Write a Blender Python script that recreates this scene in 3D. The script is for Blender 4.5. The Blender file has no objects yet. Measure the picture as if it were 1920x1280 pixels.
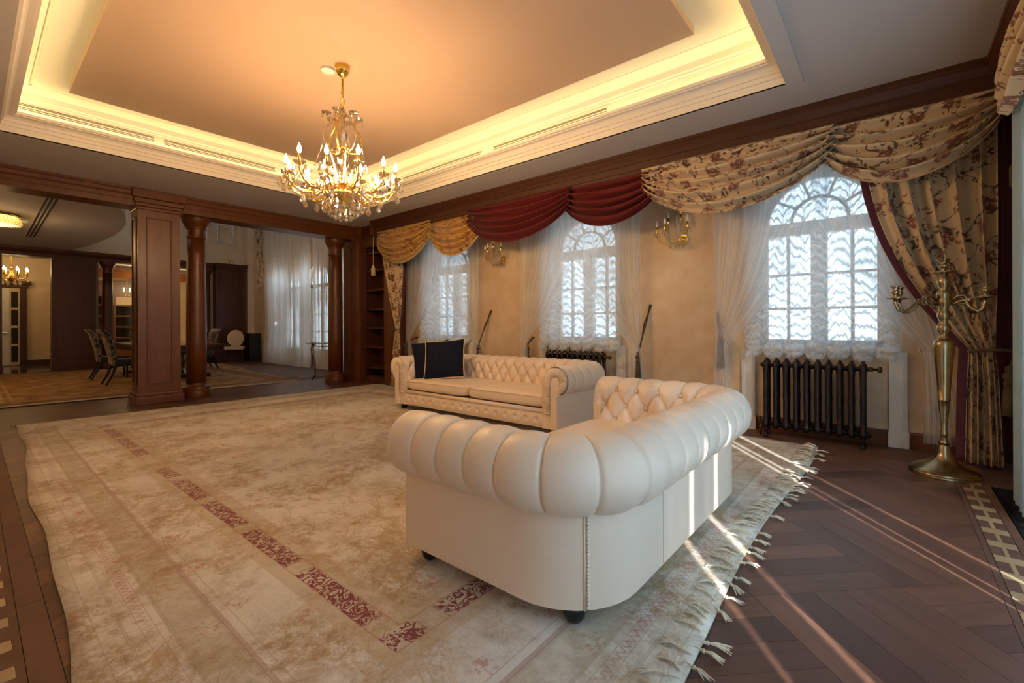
import bpy, bmesh, math, random
from mathutils import Vector, Matrix
R = random.Random(7)
PI = math.pi
sc = bpy.context.scene
col = sc.collection

# ------------------------------------------------------------------ camera
cd = bpy.data.cameras.new('camera'); cam = bpy.data.objects.new('camera', cd); col.objects.link(cam)
cd.sensor_width = 36.0; cd.lens = 36.0 * 850 / 1920
cd.shift_y = -29 / 1920
cam.location = (0, 0, 1.15)
cam.rotation_euler = (Matrix.Rotation(math.radians(39.79), 3, 'Z') @ Matrix.Rotation(PI / 2, 3, 'X') @ Matrix.Rotation(-0.004, 3, 'Z')).to_euler()
cd.clip_start = 0.02; cd.clip_end = 200
sc.camera = cam

# ------------------------------------------------------------------ world, sun, exposure
w = bpy.data.worlds.new('sky'); sc.world = w; w.use_nodes = True
wn = w.node_tree.nodes['Background']
wn.inputs[0].default_value = (0.58, 0.80, 1.0, 1); wn.inputs[1].default_value = 5.0
sd = bpy.data.lights.new('sun', 'SUN'); sd.energy = 92; sd.angle = math.radians(0.9); sd.color = (1, 0.97, 0.93)
sun = bpy.data.objects.new('sun', sd); col.objects.link(sun)
SUN_DIR = Vector((-0.62, 0.78, -0.47)).normalized()
sun.rotation_euler = SUN_DIR.to_track_quat('-Z', 'Y').to_euler()
sun.location = (6, -7, 6)
vs = sc.view_settings
vs.view_transform = 'Standard'; vs.look = 'None'; vs.exposure = 0.0; vs.gamma = 1.0; vs.use_curve_mapping = False
cy = sc.cycles
cy.max_bounces = 9; cy.diffuse_bounces = 5; cy.glossy_bounces = 4; cy.transmission_bounces = 6; cy.transparent_max_bounces = 16
cy.sample_clamp_indirect = 6.0; cy.caustics_reflective = False; cy.caustics_refractive = False
cy.use_denoising = True; cy.use_adaptive_sampling = True; cy.adaptive_threshold = .025

def portal(loc, rot, sx, sy):
    d = bpy.data.lights.new('window_portal', 'AREA'); d.shape = 'RECTANGLE'; d.size = sx; d.size_y = sy
    d.cycles.is_portal = True
    o = bpy.data.objects.new('window_portal', d); col.objects.link(o); o.location = loc; o.rotation_euler = rot
for px in (-6.18, -3.38, -0.575): portal((px, 5.93, 1.85), (-PI / 2, 0, 0), 1.0, 1.9)
portal((1.05, 1.4, 1.35), (0, PI / 2, 0), 2.5, 4.0)
portal((-13.0, 6.45, 1.7), (-PI / 2, 0, 0), 4.4, 3.3)

# ------------------------------------------------------------------ materials
MATS = {}
def new_mat(name):
    m = bpy.data.materials.new(name); m.use_nodes = True; MATS[name] = m
    return m, m.node_tree.nodes, m.node_tree.links, m.node_tree.nodes['Principled BSDF']
class NT:
    "tiny node-tree helper"
    def __init__(s, m): s.n = m.node_tree.nodes; s.l = m.node_tree.links
    def node(s, t, **k):
        x = s.n.new(t)
        for a, b in k.items(): setattr(x, a, b)
        return x
    def put(s, sock, v):
        if hasattr(v, 'is_output'): s.l.new(v, sock)
        else: sock.default_value = v
    def math(s, op, a, b=0.0, c=0.0, clamp=False):
        x = s.node('ShaderNodeMath', operation=op); x.use_clamp = clamp
        for i, v in enumerate((a, b, c)): s.put(x.inputs[i], v)
        return x.outputs[0]
    def coord(s, kind='Object', scale=(1, 1, 1), rot=(0, 0, 0), loc=(0, 0, 0)):
        t = s.node('ShaderNodeTexCoord'); mp = s.node('ShaderNodeMapping')
        mp.inputs['Scale'].default_value = scale; mp.inputs['Rotation'].default_value = rot; mp.inputs['Location'].default_value = loc
        s.l.new(t.outputs[kind], mp.inputs[0]); return mp.outputs[0]
    def noise(s, vec, scale=5, detail=4, rough=.5, dist=0):
        x = s.node('ShaderNodeTexNoise'); s.put(x.inputs['Vector'], vec)
        for k, v in (('Scale', scale), ('Detail', detail), ('Roughness', rough), ('Distortion', dist)): x.inputs[k].default_value = v
        return x.outputs['Fac']
    def vor(s, vec, scale=5, feature='F1', out='Distance', rnd=1.0):
        x = s.node('ShaderNodeTexVoronoi', feature=feature, voronoi_dimensions='2D'); s.put(x.inputs['Vector'], vec); x.inputs['Scale'].default_value = scale
        x.inputs['Randomness'].default_value = rnd
        return x.outputs[out]
    def ramp(s, fac, stops, interp='LINEAR'):
        x = s.node('ShaderNodeValToRGB'); x.color_ramp.interpolation = interp; e = x.color_ramp.elements
        while len(e) < len(stops): e.new(.5)
        for i, (p, c) in enumerate(stops):
            e[i].position = p; e[i].color = (c, c, c, 1) if isinstance(c, (int, float)) else tuple(c) + (1,)
        s.put(x.inputs[0], fac); return x.outputs[0]
    def mix(s, fac, a, b, kind='MIX'):
        x = s.node('ShaderNodeMix', data_type='RGBA', blend_type=kind)
        s.put(x.inputs[0], fac)
        for i, v in ((6, a), (7, b)):
            if isinstance(v, tuple): v = v + (1,) if len(v) == 3 else v
            s.put(x.inputs[i], v)
        return x.outputs[2]
    def bump(s, h, strength=.3, dist=.01):
        x = s.node('ShaderNodeBump'); s.put(x.inputs['Height'], h); x.inputs['Strength'].default_value = strength; x.inputs['Distance'].default_value = dist
        return x.outputs[0]
    def sep(s, vec):
        x = s.node('ShaderNodeSeparateXYZ'); s.put(x.inputs[0], vec); return x.outputs
    def comb(s, x_, y_, z_=0.0):
        x = s.node('ShaderNodeCombineXYZ')
        for i, v in enumerate((x_, y_, z_)): s.put(x.inputs[i], v)
        return x.outputs[0]

def M(name, c, rough=.5, metal=0.0, var=None, bump=None, coat=0.0, spec=.5, sheen=0.0, kind='Object', scale=(1, 1, 1)):
    m, n, l, b = new_mat(name); t = NT(m)
    b.inputs['Roughness'].default_value = rough; b.inputs['Metallic'].default_value = metal
    b.inputs['Coat Weight'].default_value = coat; b.inputs['Coat Roughness'].default_value = .15
    b.inputs['Specular IOR Level'].default_value = spec; b.inputs['Sheen Weight'].default_value = sheen
    b.inputs['Base Color'].default_value = c + (1,)
    v = t.coord(kind, scale)
    if var:  # (scale, colour2[, detail])
        f = t.noise(v, var[0], var[2] if len(var) > 2 else 5, .6)
        t.put(b.inputs['Base Color'], t.mix(t.ramp(f, [(.3, 0), (.7, 1)]), c, var[1]))
    if bump: t.put(b.inputs['Normal'], t.bump(t.noise(v, bump[0], 5, .6), bump[1], bump[2] if len(bump) > 2 else .01))
    return m

def wood(name, c1, c2, rough=.32, coat=.25, scale=(1.2, 1.2, .12), grain=14, kind='Object', rnd=0.0):
    m, n, l, b = new_mat(name); t = NT(m)
    v = t.coord(kind, scale)
    if rnd:
        oi = t.node('ShaderNodeObjectInfo'); a = t.node('ShaderNodeVectorMath', operation='ADD')
        l.new(v, a.inputs[0]); l.new(t.comb(t.math('MULTIPLY', oi.outputs['Random'], 37.0), t.math('MULTIPLY', oi.outputs['Random'], 91.0)), a.inputs[1]); v = a.outputs[0]
    g = t.noise(v, grain, 6, .65, .6)
    c = t.mix(t.ramp(g, [(.3, 0), (.72, 1)]), c1, c2)
    if rnd:
        c = t.mix(t.math('MULTIPLY', oi.outputs['Random'], rnd), c, (c1[0] * .45, c1[1] * .45, c1[2] * .6))
    t.put(b.inputs['Base Color'], c)
    b.inputs['Roughness'].default_value = rough; b.inputs['Coat Weight'].default_value = coat; b.inputs['Coat Roughness'].default_value = .18
    t.put(b.inputs['Normal'], t.bump(g, .12, .002))
    return m

def emit(name, c, s):
    m, n, l, b = new_mat(name)
    b.inputs['Base Color'].default_value = c + (1,); b.inputs['Emission Color'].default_value = c + (1,); b.inputs['Emission Strength'].default_value = s
    return m

def sheer(name, c, transp=.35, fold=None, trl=.55, opac_noise=0.0):
    "thin woven net: part open weave, part scattering thread"
    m, n, l, b = new_mat(name); t = NT(m)
    tl = t.node('ShaderNodeBsdfTranslucent'); df = t.node('ShaderNodeBsdfDiffuse'); tp = t.node('ShaderNodeBsdfTransparent')
    tl.inputs[0].default_value = c + (1,); df.inputs[0].default_value = c + (1,)
    m1 = t.node('ShaderNodeMixShader'); m1.inputs[0].default_value = trl; l.new(df.outputs[0], m1.inputs[1]); l.new(tl.outputs[0], m1.inputs[2])
    m2 = t.node('ShaderNodeMixShader'); l.new(m1.outputs[0], m2.inputs[1]); l.new(tp.outputs[0], m2.inputs[2])
    f = transp
    if fold:
        uv = t.coord('UV'); s = t.sep(uv)
        f = fold(t, s, transp)
    t.put(m2.inputs[0], f)
    l.new(m2.outputs[0], n['Material Output'].inputs[0]); n.remove(b)
    return m

def floral(name, base, dark, red, green, uvscale=1.0, rough=.75):
    "printed furnishing cotton: vines, leaves and round blossoms on a plain ground, in cloth (UV) metres"
    m, n, l, b = new_mat(name); t = NT(m)
    uv = t.coord('UV', (uvscale, uvscale, 1))
    warp = t.node('ShaderNodeVectorMath', operation='ADD'); nz = t.node('ShaderNodeTexNoise'); l.new(uv, nz.inputs['Vector']); nz.inputs['Scale'].default_value = 9; nz.inputs['Detail'].default_value = 2
    sc_ = t.node('ShaderNodeVectorMath', operation='SCALE'); l.new(nz.outputs['Color'], sc_.inputs[0]); sc_.inputs['Scale'].default_value = .10
    l.new(uv, warp.inputs[0]); l.new(sc_.outputs[0], warp.inputs[1]); wv = warp.outputs[0]
    vn = t.noise(uv, 3.2, 2, .5, 1.2)
    vine = t.ramp(t.math('ABSOLUTE', t.math('SUBTRACT', vn, .5)), [(.006, 1), (.014, 0)])
    keep = t.ramp(t.noise(uv, 4.1, 2), [(.44, 0), (.5, 1)])
    c = t.mix(t.math('MULTIPLY', vine, keep), base, dark)
    leaf = t.vor(wv, 26)                                            # leaves along the vines
    near = t.ramp(t.math('ABSOLUTE', t.math('SUBTRACT', vn, .5)), [(.03, 1), (.06, 0)])
    lf = t.math('MULTIPLY', t.math('MULTIPLY', t.ramp(leaf, [(.26, 1), (.34, 0)]), near), t.ramp(t.noise(uv, 6.5, 1), [(.45, 0), (.5, 1)]))
    c = t.mix(lf, c, green)
    d = t.vor(wv, 4.6, rnd=.85)                                      # large blossoms
    petal = t.noise(uv, 40, 2)
    fl = t.ramp(d, [(.20, 1), (.24, 0)])
    c = t.mix(t.math('MULTIPLY', fl, t.ramp(petal, [(.42, 0), (.5, .9)])), c, red)
    c = t.mix(t.math('MULTIPLY', t.ramp(d, [(.17, 1), (.2, 0)]), t.ramp(t.math('SINE', t.math('MULTIPLY', d, 130.0)), [(.55, 0), (.7, .85)])), c, dark)
    d2 = t.vor(wv, 9.5, rnd=1)                                       # small blossoms
    c = t.mix(t.math('MULTIPLY', t.ramp(d2, [(.15, 1), (.19, 0)]), t.ramp(t.noise(uv, 55, 1), [(.46, 0), (.52, .9)])), c, red)
    t.put(b.inputs['Base Color'], c); b.inputs['Roughness'].default_value = rough; b.inputs['Sheen Weight'].default_value = .25
    t.put(b.inputs['Normal'], t.bump(t.noise(uv, 420, 1), .1, .001))
    return m

# surfaces
M('plaster_beige', (.60, .42, .25), .55, var=(2.4, (.76, .61, .43), 7), bump=(7, .25, .01))
M('plaster_cream', (.70, .55, .36), .6, var=(1.6, (.78, .64, .45), 6), bump=(6, .2, .01))
M('ceiling_white', (.56, .545, .535), .8)
M('ceiling_tan', (.58, .42, .30), .75, var=(.5, (.54, .39, .28)))
M('moulding_white', (.82, .77, .68), .6)
M('trim_white', (.80, .78, .74), .45)
M('dark_gap', (.02, .015, .01), .8)
M('slot_dark', (.10, .07, .04), .7)
wood('mahogany', (.095, .026, .004), (.165, .050, .009), .38, .06)
wood('mahogany_dark', (.052, .013, .004), (.090, .025, .007), .45, .04)
wood('mahogany_cornice', (.050, .014, .004), (.085, .026, .008), .5, .0, scale=(.12, 1.2, 1.2))
wood('parquet', (.125, .056, .036), (.205, .098, .062), .43, .0, scale=(.35, 4.5, 4.5), grain=5, rnd=.9)
wood('parquet_border', (.115, .054, .033), (.16, .078, .049), .6, .0, scale=(.5, .5, .5), grain=8, rnd=.3)
wood('inlay_maple', (.36, .255, .14), (.45, .33, .19), .42, .05, scale=(1, .3, 1), grain=10, rnd=.12)
M('floor_dark_tile', (.06, .05, .045), .12)
M('leather_cream', (.85, .72, .595), .42, bump=(260, .10, .002), spec=.45, coat=.03)
M('leather_seam', (.60, .47, .34), .5)
M('ball_black', (.008, .008, .009), .25)
M('velvet_navy', (.005, .008, .020), .8, var=(14, (.010, .014, .032), 4), sheen=.0, spec=.12)
M('piping_cream', (.72, .60, .42), .6)
M('velvet_burgundy', (.125, .013, .013), .8, sheen=.04, spec=.2, kind='UV', bump=(300, .1, .001))
M('lining_burgundy', (.07, .006, .022), .75, sheen=.2)
M('brass', (.83, .58, .20), .22, 1.0)
M('brass_antique', (.44, .34, .19), .26, 1.0, var=(30, (.34, .25, .13), 4))
M('gold_polished', (.95, .66, .16), .15, 1.0)
M('iron_bronze', (.008, .003, .003), .27, .2, var=(38, (.024, .008, .006), 5), bump=(70, .9, .006))
M('valve_bronze', (.10, .06, .03), .35, .8)
M('cord_olive', (.085, .062, .030), .8, bump=(220, .5, .003))
M('cord_pale', (.60, .50, .30), .8)
M('plastic_white', (.80, .78, .73), .35)
M('plastic_black', (.012, .012, .012), .35)
M('grate_black', (.010, .010, .011), .35, .6)
M('fringe_cream', (.66, .60, .48), .9)
M('fabric_cream', (.72, .58, .38), .8)
M('table_wood', (.05, .017, .008), .25, coat=.4)
M('marble_grey', (.55, .5, .45), .2)
floral('floral_cream', (.64, .50, .31), (.075, .032, .014), (.22, .050, .026), (.105, .060, .024), .74)
floral('floral_gold', (.60, .36, .075), (.19, .06, .012), (.24, .06, .015), (.70, .48, .16), .95, .36)
floral('chair_print', (.008, .008, .010), (.38, .28, .16), (.30, .22, .12), (.34, .25, .14), 1.6, .6)

# crystal: bright thin reflections over clear body
def crystal(name, tint, gfac, rough=.03):
    m, n, l, b = new_mat(name); t = NT(m)
    tp = t.node('ShaderNodeBsdfTransparent'); tp.inputs[0].default_value = tint + (1,)
    gl = t.node('ShaderNodeBsdfGlossy'); gl.inputs['Color'].default_value = (1, .97, .9, 1); gl.inputs['Roughness'].default_value = rough
    rf = t.node('ShaderNodeBsdfRefraction'); rf.inputs['Color'].default_value = (1, .98, .94, 1); rf.inputs['IOR'].default_value = 1.5
    lw = t.node('ShaderNodeLayerWeight'); lw.inputs['Blend'].default_value = .55
    a = t.node('ShaderNodeMixShader'); a.inputs[0].default_value = .45; l.new(tp.outputs[0], a.inputs[1]); l.new(rf.outputs[0], a.inputs[2])
    x = t.node('ShaderNodeMixShader'); t.put(x.inputs[0], t.math('ADD', t.math('MULTIPLY', lw.outputs['Facing'], .6), gfac, clamp=True)); l.new(a.outputs[0], x.inputs[1]); l.new(gl.outputs[0], x.inputs[2])
    l.new(x.outputs[0], n['Material Output'].inputs[0]); n.remove(b)
crystal('crystal', (1, .96, .86), .22)
crystal('glass_pane', (.98, 1, 1), .02, .0)
crystal('glass_table', (.85, .9, .88), .15, .02)
emit('bulb_lit', (1.0, .61, .29), 520.0)
emit('bulb_hall', (1.0, .66, .28), 9.0)
M('bulb_off', (.82, .76, .66), .25)
emit('cove_led', (1.0, .83, .40), 12.0)
emit('lamp_crystal_lit', (1.0, .62, .16), 3.0)
# ------------------------------------------------------------------ mesh helpers
class MB:
    def __init__(s): s.v = []; s.f = []; s.uv = {}
    def add(s, vs, fs):
        k = len(s.v); s.v += [tuple(p) for p in vs]; s.f += [tuple(i + k for i in f) for f in fs]; return s
    def box(s, x0, x1, y0, y1, z0, z1):
        return s.add([(x0, y0, z0), (x1, y0, z0), (x1, y1, z0), (x0, y1, z0), (x0, y0, z1), (x1, y0, z1), (x1, y1, z1), (x0, y1, z1)],
                     [(0, 3, 2, 1), (4, 5, 6, 7), (0, 1, 5, 4), (1, 2, 6, 5), (2, 3, 7, 6), (3, 0, 4, 7)])
    def prism(s, poly, z0, z1):
        "vertical extrusion of an xy polygon"
        n = len(poly)
        return s.add([(x, y, z0) for x, y in poly] + [(x, y, z1) for x, y in poly],
                     [tuple(range(n - 1, -1, -1)), tuple(range(n, 2 * n))] + [(i, (i + 1) % n, n + (i + 1) % n, n + i) for i in range(n)])
    def ext(s, poly, a, b, axis='x'):
        "extrude a profile along a world axis; profile is (y,z) for x, (x,z) for y"
        n = len(poly)
        f = (lambda p, t: (t, p[0], p[1])) if axis == 'x' else ((lambda p, t: (p[0], t, p[1])) if axis == 'y' else (lambda p, t: (p[0], p[1], t)))
        return s.add([f(p, a) for p in poly] + [f(p, b) for p in poly],
                     [tuple(range(n - 1, -1, -1)), tuple(range(n, 2 * n))] + [(i, (i + 1) % n, n + (i + 1) % n, n + i) for i in range(n)])
    def loop_ext(s, prof, rects):
        "sweep profile points around rectangles: rects[i]=(x0,x1,y0,y1,z) per profile point"
        vs = []
        for (x0, x1, y0, y1, z) in rects: vs += [(x0, y0, z), (x1, y0, z), (x1, y1, z), (x0, y1, z)]
        fs = []
        for i in range(len(rects) - 1):
            for j in range(4): fs.append((i * 4 + j, i * 4 + (j + 1) % 4, (i + 1) * 4 + (j + 1) % 4, (i + 1) * 4 + j))
        return s.add(vs, fs)
    def lathe(s, prof, n=16, c=(0, 0, 0), a0=0.0, a1=2 * PI):
        vs = []; full = abs(a1 - a0 - 2 * PI) < 1e-6; m = n if full else n + 1
        for r, z in prof:
            for k in range(m):
                a = a0 + (a1 - a0) * k / n; vs.append((c[0] + r * math.cos(a), c[1] + r * math.sin(a), c[2] + z))
        fs = []
        for i in range(len(prof) - 1):
            for k in range(n):
                k2 = (k + 1) % m; fs.append((i * m + k, i * m + k2, (i + 1) * m + k2, (i + 1) * m + k))
        if full:
            if prof[0][0] > 1e-5: fs.append(tuple(range(m - 1, -1, -1)))
            if prof[-1][0] > 1e-5: fs.append(tuple((len(prof) - 1) * m + k for k in range(m)))
        return s.add(vs, fs)
    def tube(s, path, r, n=8, cap=True):
        path = [Vector(p) for p in path]; N = len(path); rr = r if isinstance(r, (list, tuple)) else [r] * N
        vs = []; up = Vector((0, 0, 1)); t0 = (path[1] - path[0]).normalized()
        if abs(t0.dot(up)) > .9: up = Vector((1, 0, 0))
        for i, p in enumerate(path):
            t = (path[min(i + 1, N - 1)] - path[max(i - 1, 0)]).normalized()
            a = t.cross(up)
            if a.length < 1e-6: a = t.cross(Vector((0, 1, 0)))
            a.normalize(); b = a.cross(t).normalized(); up = b
            for k in range(n):
                q = 2 * PI * k / n; vs.append(p + rr[i] * (a * math.cos(q) + b * math.sin(q)))
        fs = [(i * n + k, i * n + (k + 1) % n, (i + 1) * n + (k + 1) % n, (i + 1) * n + k) for i in range(N - 1) for k in range(n)]
        if cap: fs += [tuple(range(n - 1, -1, -1)), tuple((N - 1) * n + k for k in range(n))]
        return s.add(vs, fs)
    def ball(s, c, r, n=10, m=6, sz=1.0):
        return s.lathe([(r * math.sin(PI * i / m) if 0 < i < m else 1e-6, -sz * r * math.cos(PI * i / m)) for i in range(m + 1)], n, c)
    def grid(s, fn, nu, nv, uvfn=None):
        k = len(s.v)
        for j in range(nv + 1):
            for i in range(nu + 1):
                u, v = i / nu, j / nv; s.v.append(tuple(fn(u, v)))
                if uvfn: s.uv[len(s.v) - 1] = uvfn(u, v)
        for j in range(nv):
            for i in range(nu):
                a = k + j * (nu + 1) + i; s.f.append((a, a + 1, a + nu + 2, a + nu + 1))
        return s
    def mesh(s, name, mat, smooth=False):
        me = bpy.data.meshes.new(name); me.from_pydata(s.v, [], s.f); me.update()
        for mm in (mat if isinstance(mat, (list, tuple)) else [mat]): me.materials.append(MATS[mm])
        if smooth:
            me.polygons.foreach_set('use_smooth', [True] * len(me.polygons))
        if s.uv:
            ul = me.uv_layers.new(name='UVMap')
            for lp in me.loops: ul.data[lp.index].uv = s.uv.get(lp.vertex_index, (0, 0))
        return me
    def build(s, name, mat, parent=None, smooth=False, loc=None, rot=None, angle=None):
        me = s.mesh(name, mat, smooth)
        if angle is not None:
            try: me.set_sharp_from_angle(angle=math.radians(angle))
            except Exception: pass
        return put(name, me, parent, loc, rot)
def put(name, me, parent=None, loc=None, rot=None, scale=None):
    o = bpy.data.objects.new(name, me); col.objects.link(o)
    if parent: o.parent = parent
    if loc: o.location = loc
    if rot: o.rotation_euler = rot if isinstance(rot, (tuple, list)) else (0, 0, rot)
    if scale: o.scale = scale
    return o
def tag(o, label=None, cat=None, group=None, kind=None):
    if label: o['label'] = label
    if cat: o['category'] = cat
    if group: o['group'] = group
    if kind: o['kind'] = kind
    return o
def thing(name, label, cat, loc=(0, 0, 0), rz=0.0, group=None):
    o = bpy.data.objects.new(name, None); o.empty_display_size = .1; col.objects.link(o)
    o.location = loc; o.rotation_euler = (0, 0, rz); return tag(o, label, cat, group)
def struct(o, label=None): return tag(o, label, None, None, 'structure')
def copy_tree(o, parent=None):
    c = o.copy(); col.objects.link(c); c.parent = parent
    for ch in list(o.children): copy_tree(ch, c)
    return c
def solid(o, th, off=0.0):
    md = o.modifiers.new('thickness', 'SOLIDIFY'); md.thickness = th; md.offset = off; return o
def bevel(o, wd=.004, seg=2):
    md = o.modifiers.new('edge', 'BEVEL'); md.width = wd; md.segments = seg; md.limit_method = 'ANGLE'; return o
def arc(cx, cz, r, a0, a1, n): return [(cx + r * math.cos(a0 + (a1 - a0) * i / n), cz + r * math.sin(a0 + (a1 - a0) * i / n)) for i in range(n + 1)]
def lerp(a, b, t): return a + (b - a) * t
def sstep(a, b, x):
    t = max(0., min(1., (x - a) / (b - a))); return t * t * (3 - 2 * t)
def clip_poly(poly, axis, val, keep_less):
    out = []; n = len(poly)
    for i in range(n):
        p, q = poly[i], poly[(i + 1) % n]
        ip = (p[axis] <= val) == keep_less; iq = (q[axis] <= val) == keep_less
        if ip: out.append(p)
        if ip != iq:
            t = (val - p[axis]) / (q[axis] - p[axis]); out.append((p[0] + t * (q[0] - p[0]), p[1] + t * (q[1] - p[1])))
    return out

# ------------------------------------------------------------------ floor
XR, YW, YN = 1.0, 5.60, -0.75           # right wall, window wall, near wall
floor = struct(MB().box(-23, 1.6, -3, 8, -.12, -.012).build('floor', 'parquet_border'), 'dark brown parquet floor laid in diagonal basket-weave squares')
S = .672; s2 = math.sqrt(2)
def uw(u, w_): return ((w_ - u) / 2, (w_ + u) / 2)
cells = []
FX0, FX1, FY0, FY1 = -9.6, .362, .205, 5.05
whole = {}
nplank = 0
rest = MB()
for iu in range(-2, 17):
    for iw in range(-14, 8):
        u0 = 2.58 + .9525 * (iu - 2); w0 = 1.68 + .9525 * iw
        cx, cy_ = uw(u0 + .476, w0 + .476)
        if not (FX0 - .6 < cx < FX1 + .6 and FY0 - .7 < cy_ < FY1 + .7): continue
        along_w = (iu + iw) % 2 == 0       # planks run in +x+y
        for k in range(5):
            g = .0012
            a, b_ = .9525 * k / 5 + g, .9525 * (k + 1) / 5 - g
            if along_w: pl = [uw(u0 + a, w0 + g), uw(u0 + a, w0 + .9525 - g), uw(u0 + b_, w0 + .9525 - g), uw(u0 + b_, w0 + g)]
            else: pl = [uw(u0 + g, w0 + a), uw(u0 + g, w0 + b_), uw(u0 + .9525 - g, w0 + b_), uw(u0 + .9525 - g, w0 + a)]
            pcx = sum(p[0] for p in pl) / 4; pcy = sum(p[1] for p in pl) / 4
            q = pl
            for ax, val, less in ((0, FX1, True), (0, FX0, False), (1, FY1, True), (1, FY0, False)):
                q = clip_poly(q, ax, val, less) if q else q
            if len(q) < 3: continue
            if all(-7.35 < p[0] < -.75 and .65 < p[1] < 5.3 for p in q): continue     # under the carpet
            ang = PI / 4 if along_w else -PI / 4
            ca, sa = math.cos(-ang), math.sin(-ang)
            loc = [((x - pcx) * ca - (y - pcy) * sa, (x - pcx) * sa + (y - pcy) * ca) for x, y in q]
            area = abs(sum(q[i][0] * q[(i + 1) % len(q)][1] - q[(i + 1) % len(q)][0] * q[i][1] for i in range(len(q)))) / 2
            if area < .0003: continue
            if sum((loc[i][0] * loc[(i + 1) % len(loc)][1] - loc[(i + 1) % len(loc)][0] * loc[i][1]) for i in range(len(loc))) < 0: loc = loc[::-1]
            full = len(q) == 4 and area > .9 * S * S / 5
            if full and 'm' in whole: me = whole['m']
            else:
                me = MB().prism(loc, -.010, 0).mesh('plank', 'parquet')
                if full: whole['m'] = me
            nplank += 1
            put('plank', me, floor, (pcx, pcy, 0), ang)
# plain border boards along the walls and the far room's boards
def board(x0, x1, y0, y1, mat='parquet_border', z=0.0):
    lx, ly = x1 - x0, y1 - y0
    if lx >= ly: return put('border_board', MB().box(-lx / 2, lx / 2, -ly / 2, ly / 2, -.010, z).mesh('border_board', mat), floor, ((x0 + x1) / 2, (y0 + y1) / 2, 0))
    return put('border_board', MB().box(-ly / 2, ly / 2, -lx / 2, lx / 2, -.010, z).mesh('border_board', mat), floor, ((x0 + x1) / 2, (y0 + y1) / 2, 0), PI / 2)
for a in range(9):
    x0 = -9.6 + a * 1.14
    for y0, y1 in ((5.052, 5.23), (5.232, 5.41), (5.412, 5.60)): board(x0, min(x0 + 1.138, .545), y0, y1)
for a in range(9):
    x0 = -9.6 + a * 1.14
    for y0, y1 in ((-.75, -.4), (-.398, -.034), (.124, .203)): board(x0, min(x0 + 1.138, .36), y0, y1)
for a in range(8):
    x0 = -17 + a * .93
    for b_ in range(12): board(x0 + (.4 if b_ % 2 else 0), x0 + .928 + (.4 if b_ % 2 else 0), -.6 + b_ * .6, -.002 + b_ * .6) if x0 + .928 + .4 < -9.6 else None
# inlaid band: dark field, maple keys on a thin stem
for x0, x1 in ((.364, .389), (.505, .545)): board(x0, x1, .012, 5.05)
key = MB().box(-.054, .054, -.040, .040, -.010, .0004).mesh('inlay_block', 'inlay_maple')
stem = MB().box(-.009, .009, -.060, .060, -.010, .0004).mesh('inlay_stem', 'inlay_maple')
gapb = MB().box(-.0225, .0225, -.060, .060, -.010, 0).mesh('border_board', 'parquet_border')
y = 4.86
while y > .75:
    put('inlay_block', key, floor, (.447, y, 0)); put('inlay_stem', stem, floor, (.447, y - .101, 0))
    for dx in (-.033, .033): put('border_board', gapb, floor, (.447 + dx, y - .101, 0))
    y -= .2025
for y0, y1 in ((-.032, -.010), (.100, .122)): board(-9.2, .36, y0, y1)
x = -2.05
key2 = (PI / 2)
while x > -9.0:
    put('inlay_block', key, floor, (x, .045, 0), PI / 2); put('inlay_stem', stem, floor, (x - .101, .045, 0), PI / 2)
    for dx in (-.033, .033): put('border_board', gapb, floor, (x - .101, .045 + dx, 0), PI / 2)
    x -= .2025
# trench heater grate by the right-hand windows
gr = thing('floor_grate', 'black slatted trench heater grate let into the floor at right', 'floor grate', (.70, 2.6, 0))
MB().box(-.15, .15, -2.2, 2.03, -.011, -.006).build('tray', 'dark_gap', gr)
for a, b_ in ((-.15, -.138), (.138, .15)): MB().box(a, b_, -2.2, 2.03, -.006, .003).build('rim', 'grate_black', gr)
sl = MB().box(-.138, .138, -.0045, .0045, -.006, .002).mesh('slat', 'grate_black')
for k in range(115): put('slat', sl, gr, (0, 2.02 - k * .0185, 0))
mm = MB()
for k in range(115, 226): mm.box(-.138, .138, 2.02 - k * .0185 - .0045, 2.02 - k * .0185 + .0045, -.006, .002)
tag(mm.build('slat_rows', 'grate_black', gr), kind='stuff')
board(.86, 1.05, -.4, 4.9)

# ------------------------------------------------------------------ ceiling with lit tray
Z = 3.2
TX0, TX1, TY0, TY1 = -7.07, -.67, .21, 4.446
ceil = MB()
for b in ((-8.9, TX0 - .02, YN - .1, 6), (TX1 + .02, 1.2, YN - .1, 6), (TX0 - .02, TX1 + .02, YN - .1, TY0 - .02), (TX0 - .02, TX1 + .02, TY1 + .02, 6)): ceil.box(b[0], b[1], b[2], b[3], Z, Z + .6)
ceil.box(TX0 - .4, TX1 + .4, TY0 - .4, TY1 + .4, 3.72, 3.78)
ceiling = struct(ceil.build('ceiling', 'ceiling_white'), 'white painted ceiling around a deep lit tray')
def rect(o, z): return (TX0 + o, TX1 - o, TY0 + o, TY1 - o, z)
fr = MB()                                            # raised flat band round the opening
W_ = .125
for b in ((TX0 - W_, TX1 + W_, TY0 - W_, TY0), (TX0 - W_, TX1 + W_, TY1, TY1 + .07), (TX0 - W_, TX0, TY0, TY1), (TX1, TX1 + W_, TY0, TY1)): fr.box(b[0], b[1], b[2], b[3], Z - .012, Z)
fr.build('tray_band', 'ceiling_white', ceiling)
prof = [(0, Z - .012), (0, 3.262), (.016, 3.262), (.016, 3.27), (.016, 3.302), (.032, 3.302), (.032, 3.335), (.05, 3.352), (.085, 3.368), (.12, 3.372), (.125, 3.40), (.105, 3.40), (.10, 3.36), (0.002, 3.355)]
mo = MB(); mo.loop_ext(prof, [rect(o, z) for o, z in prof]).build('tray_cornice', 'moulding_white', ceiling)
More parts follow.
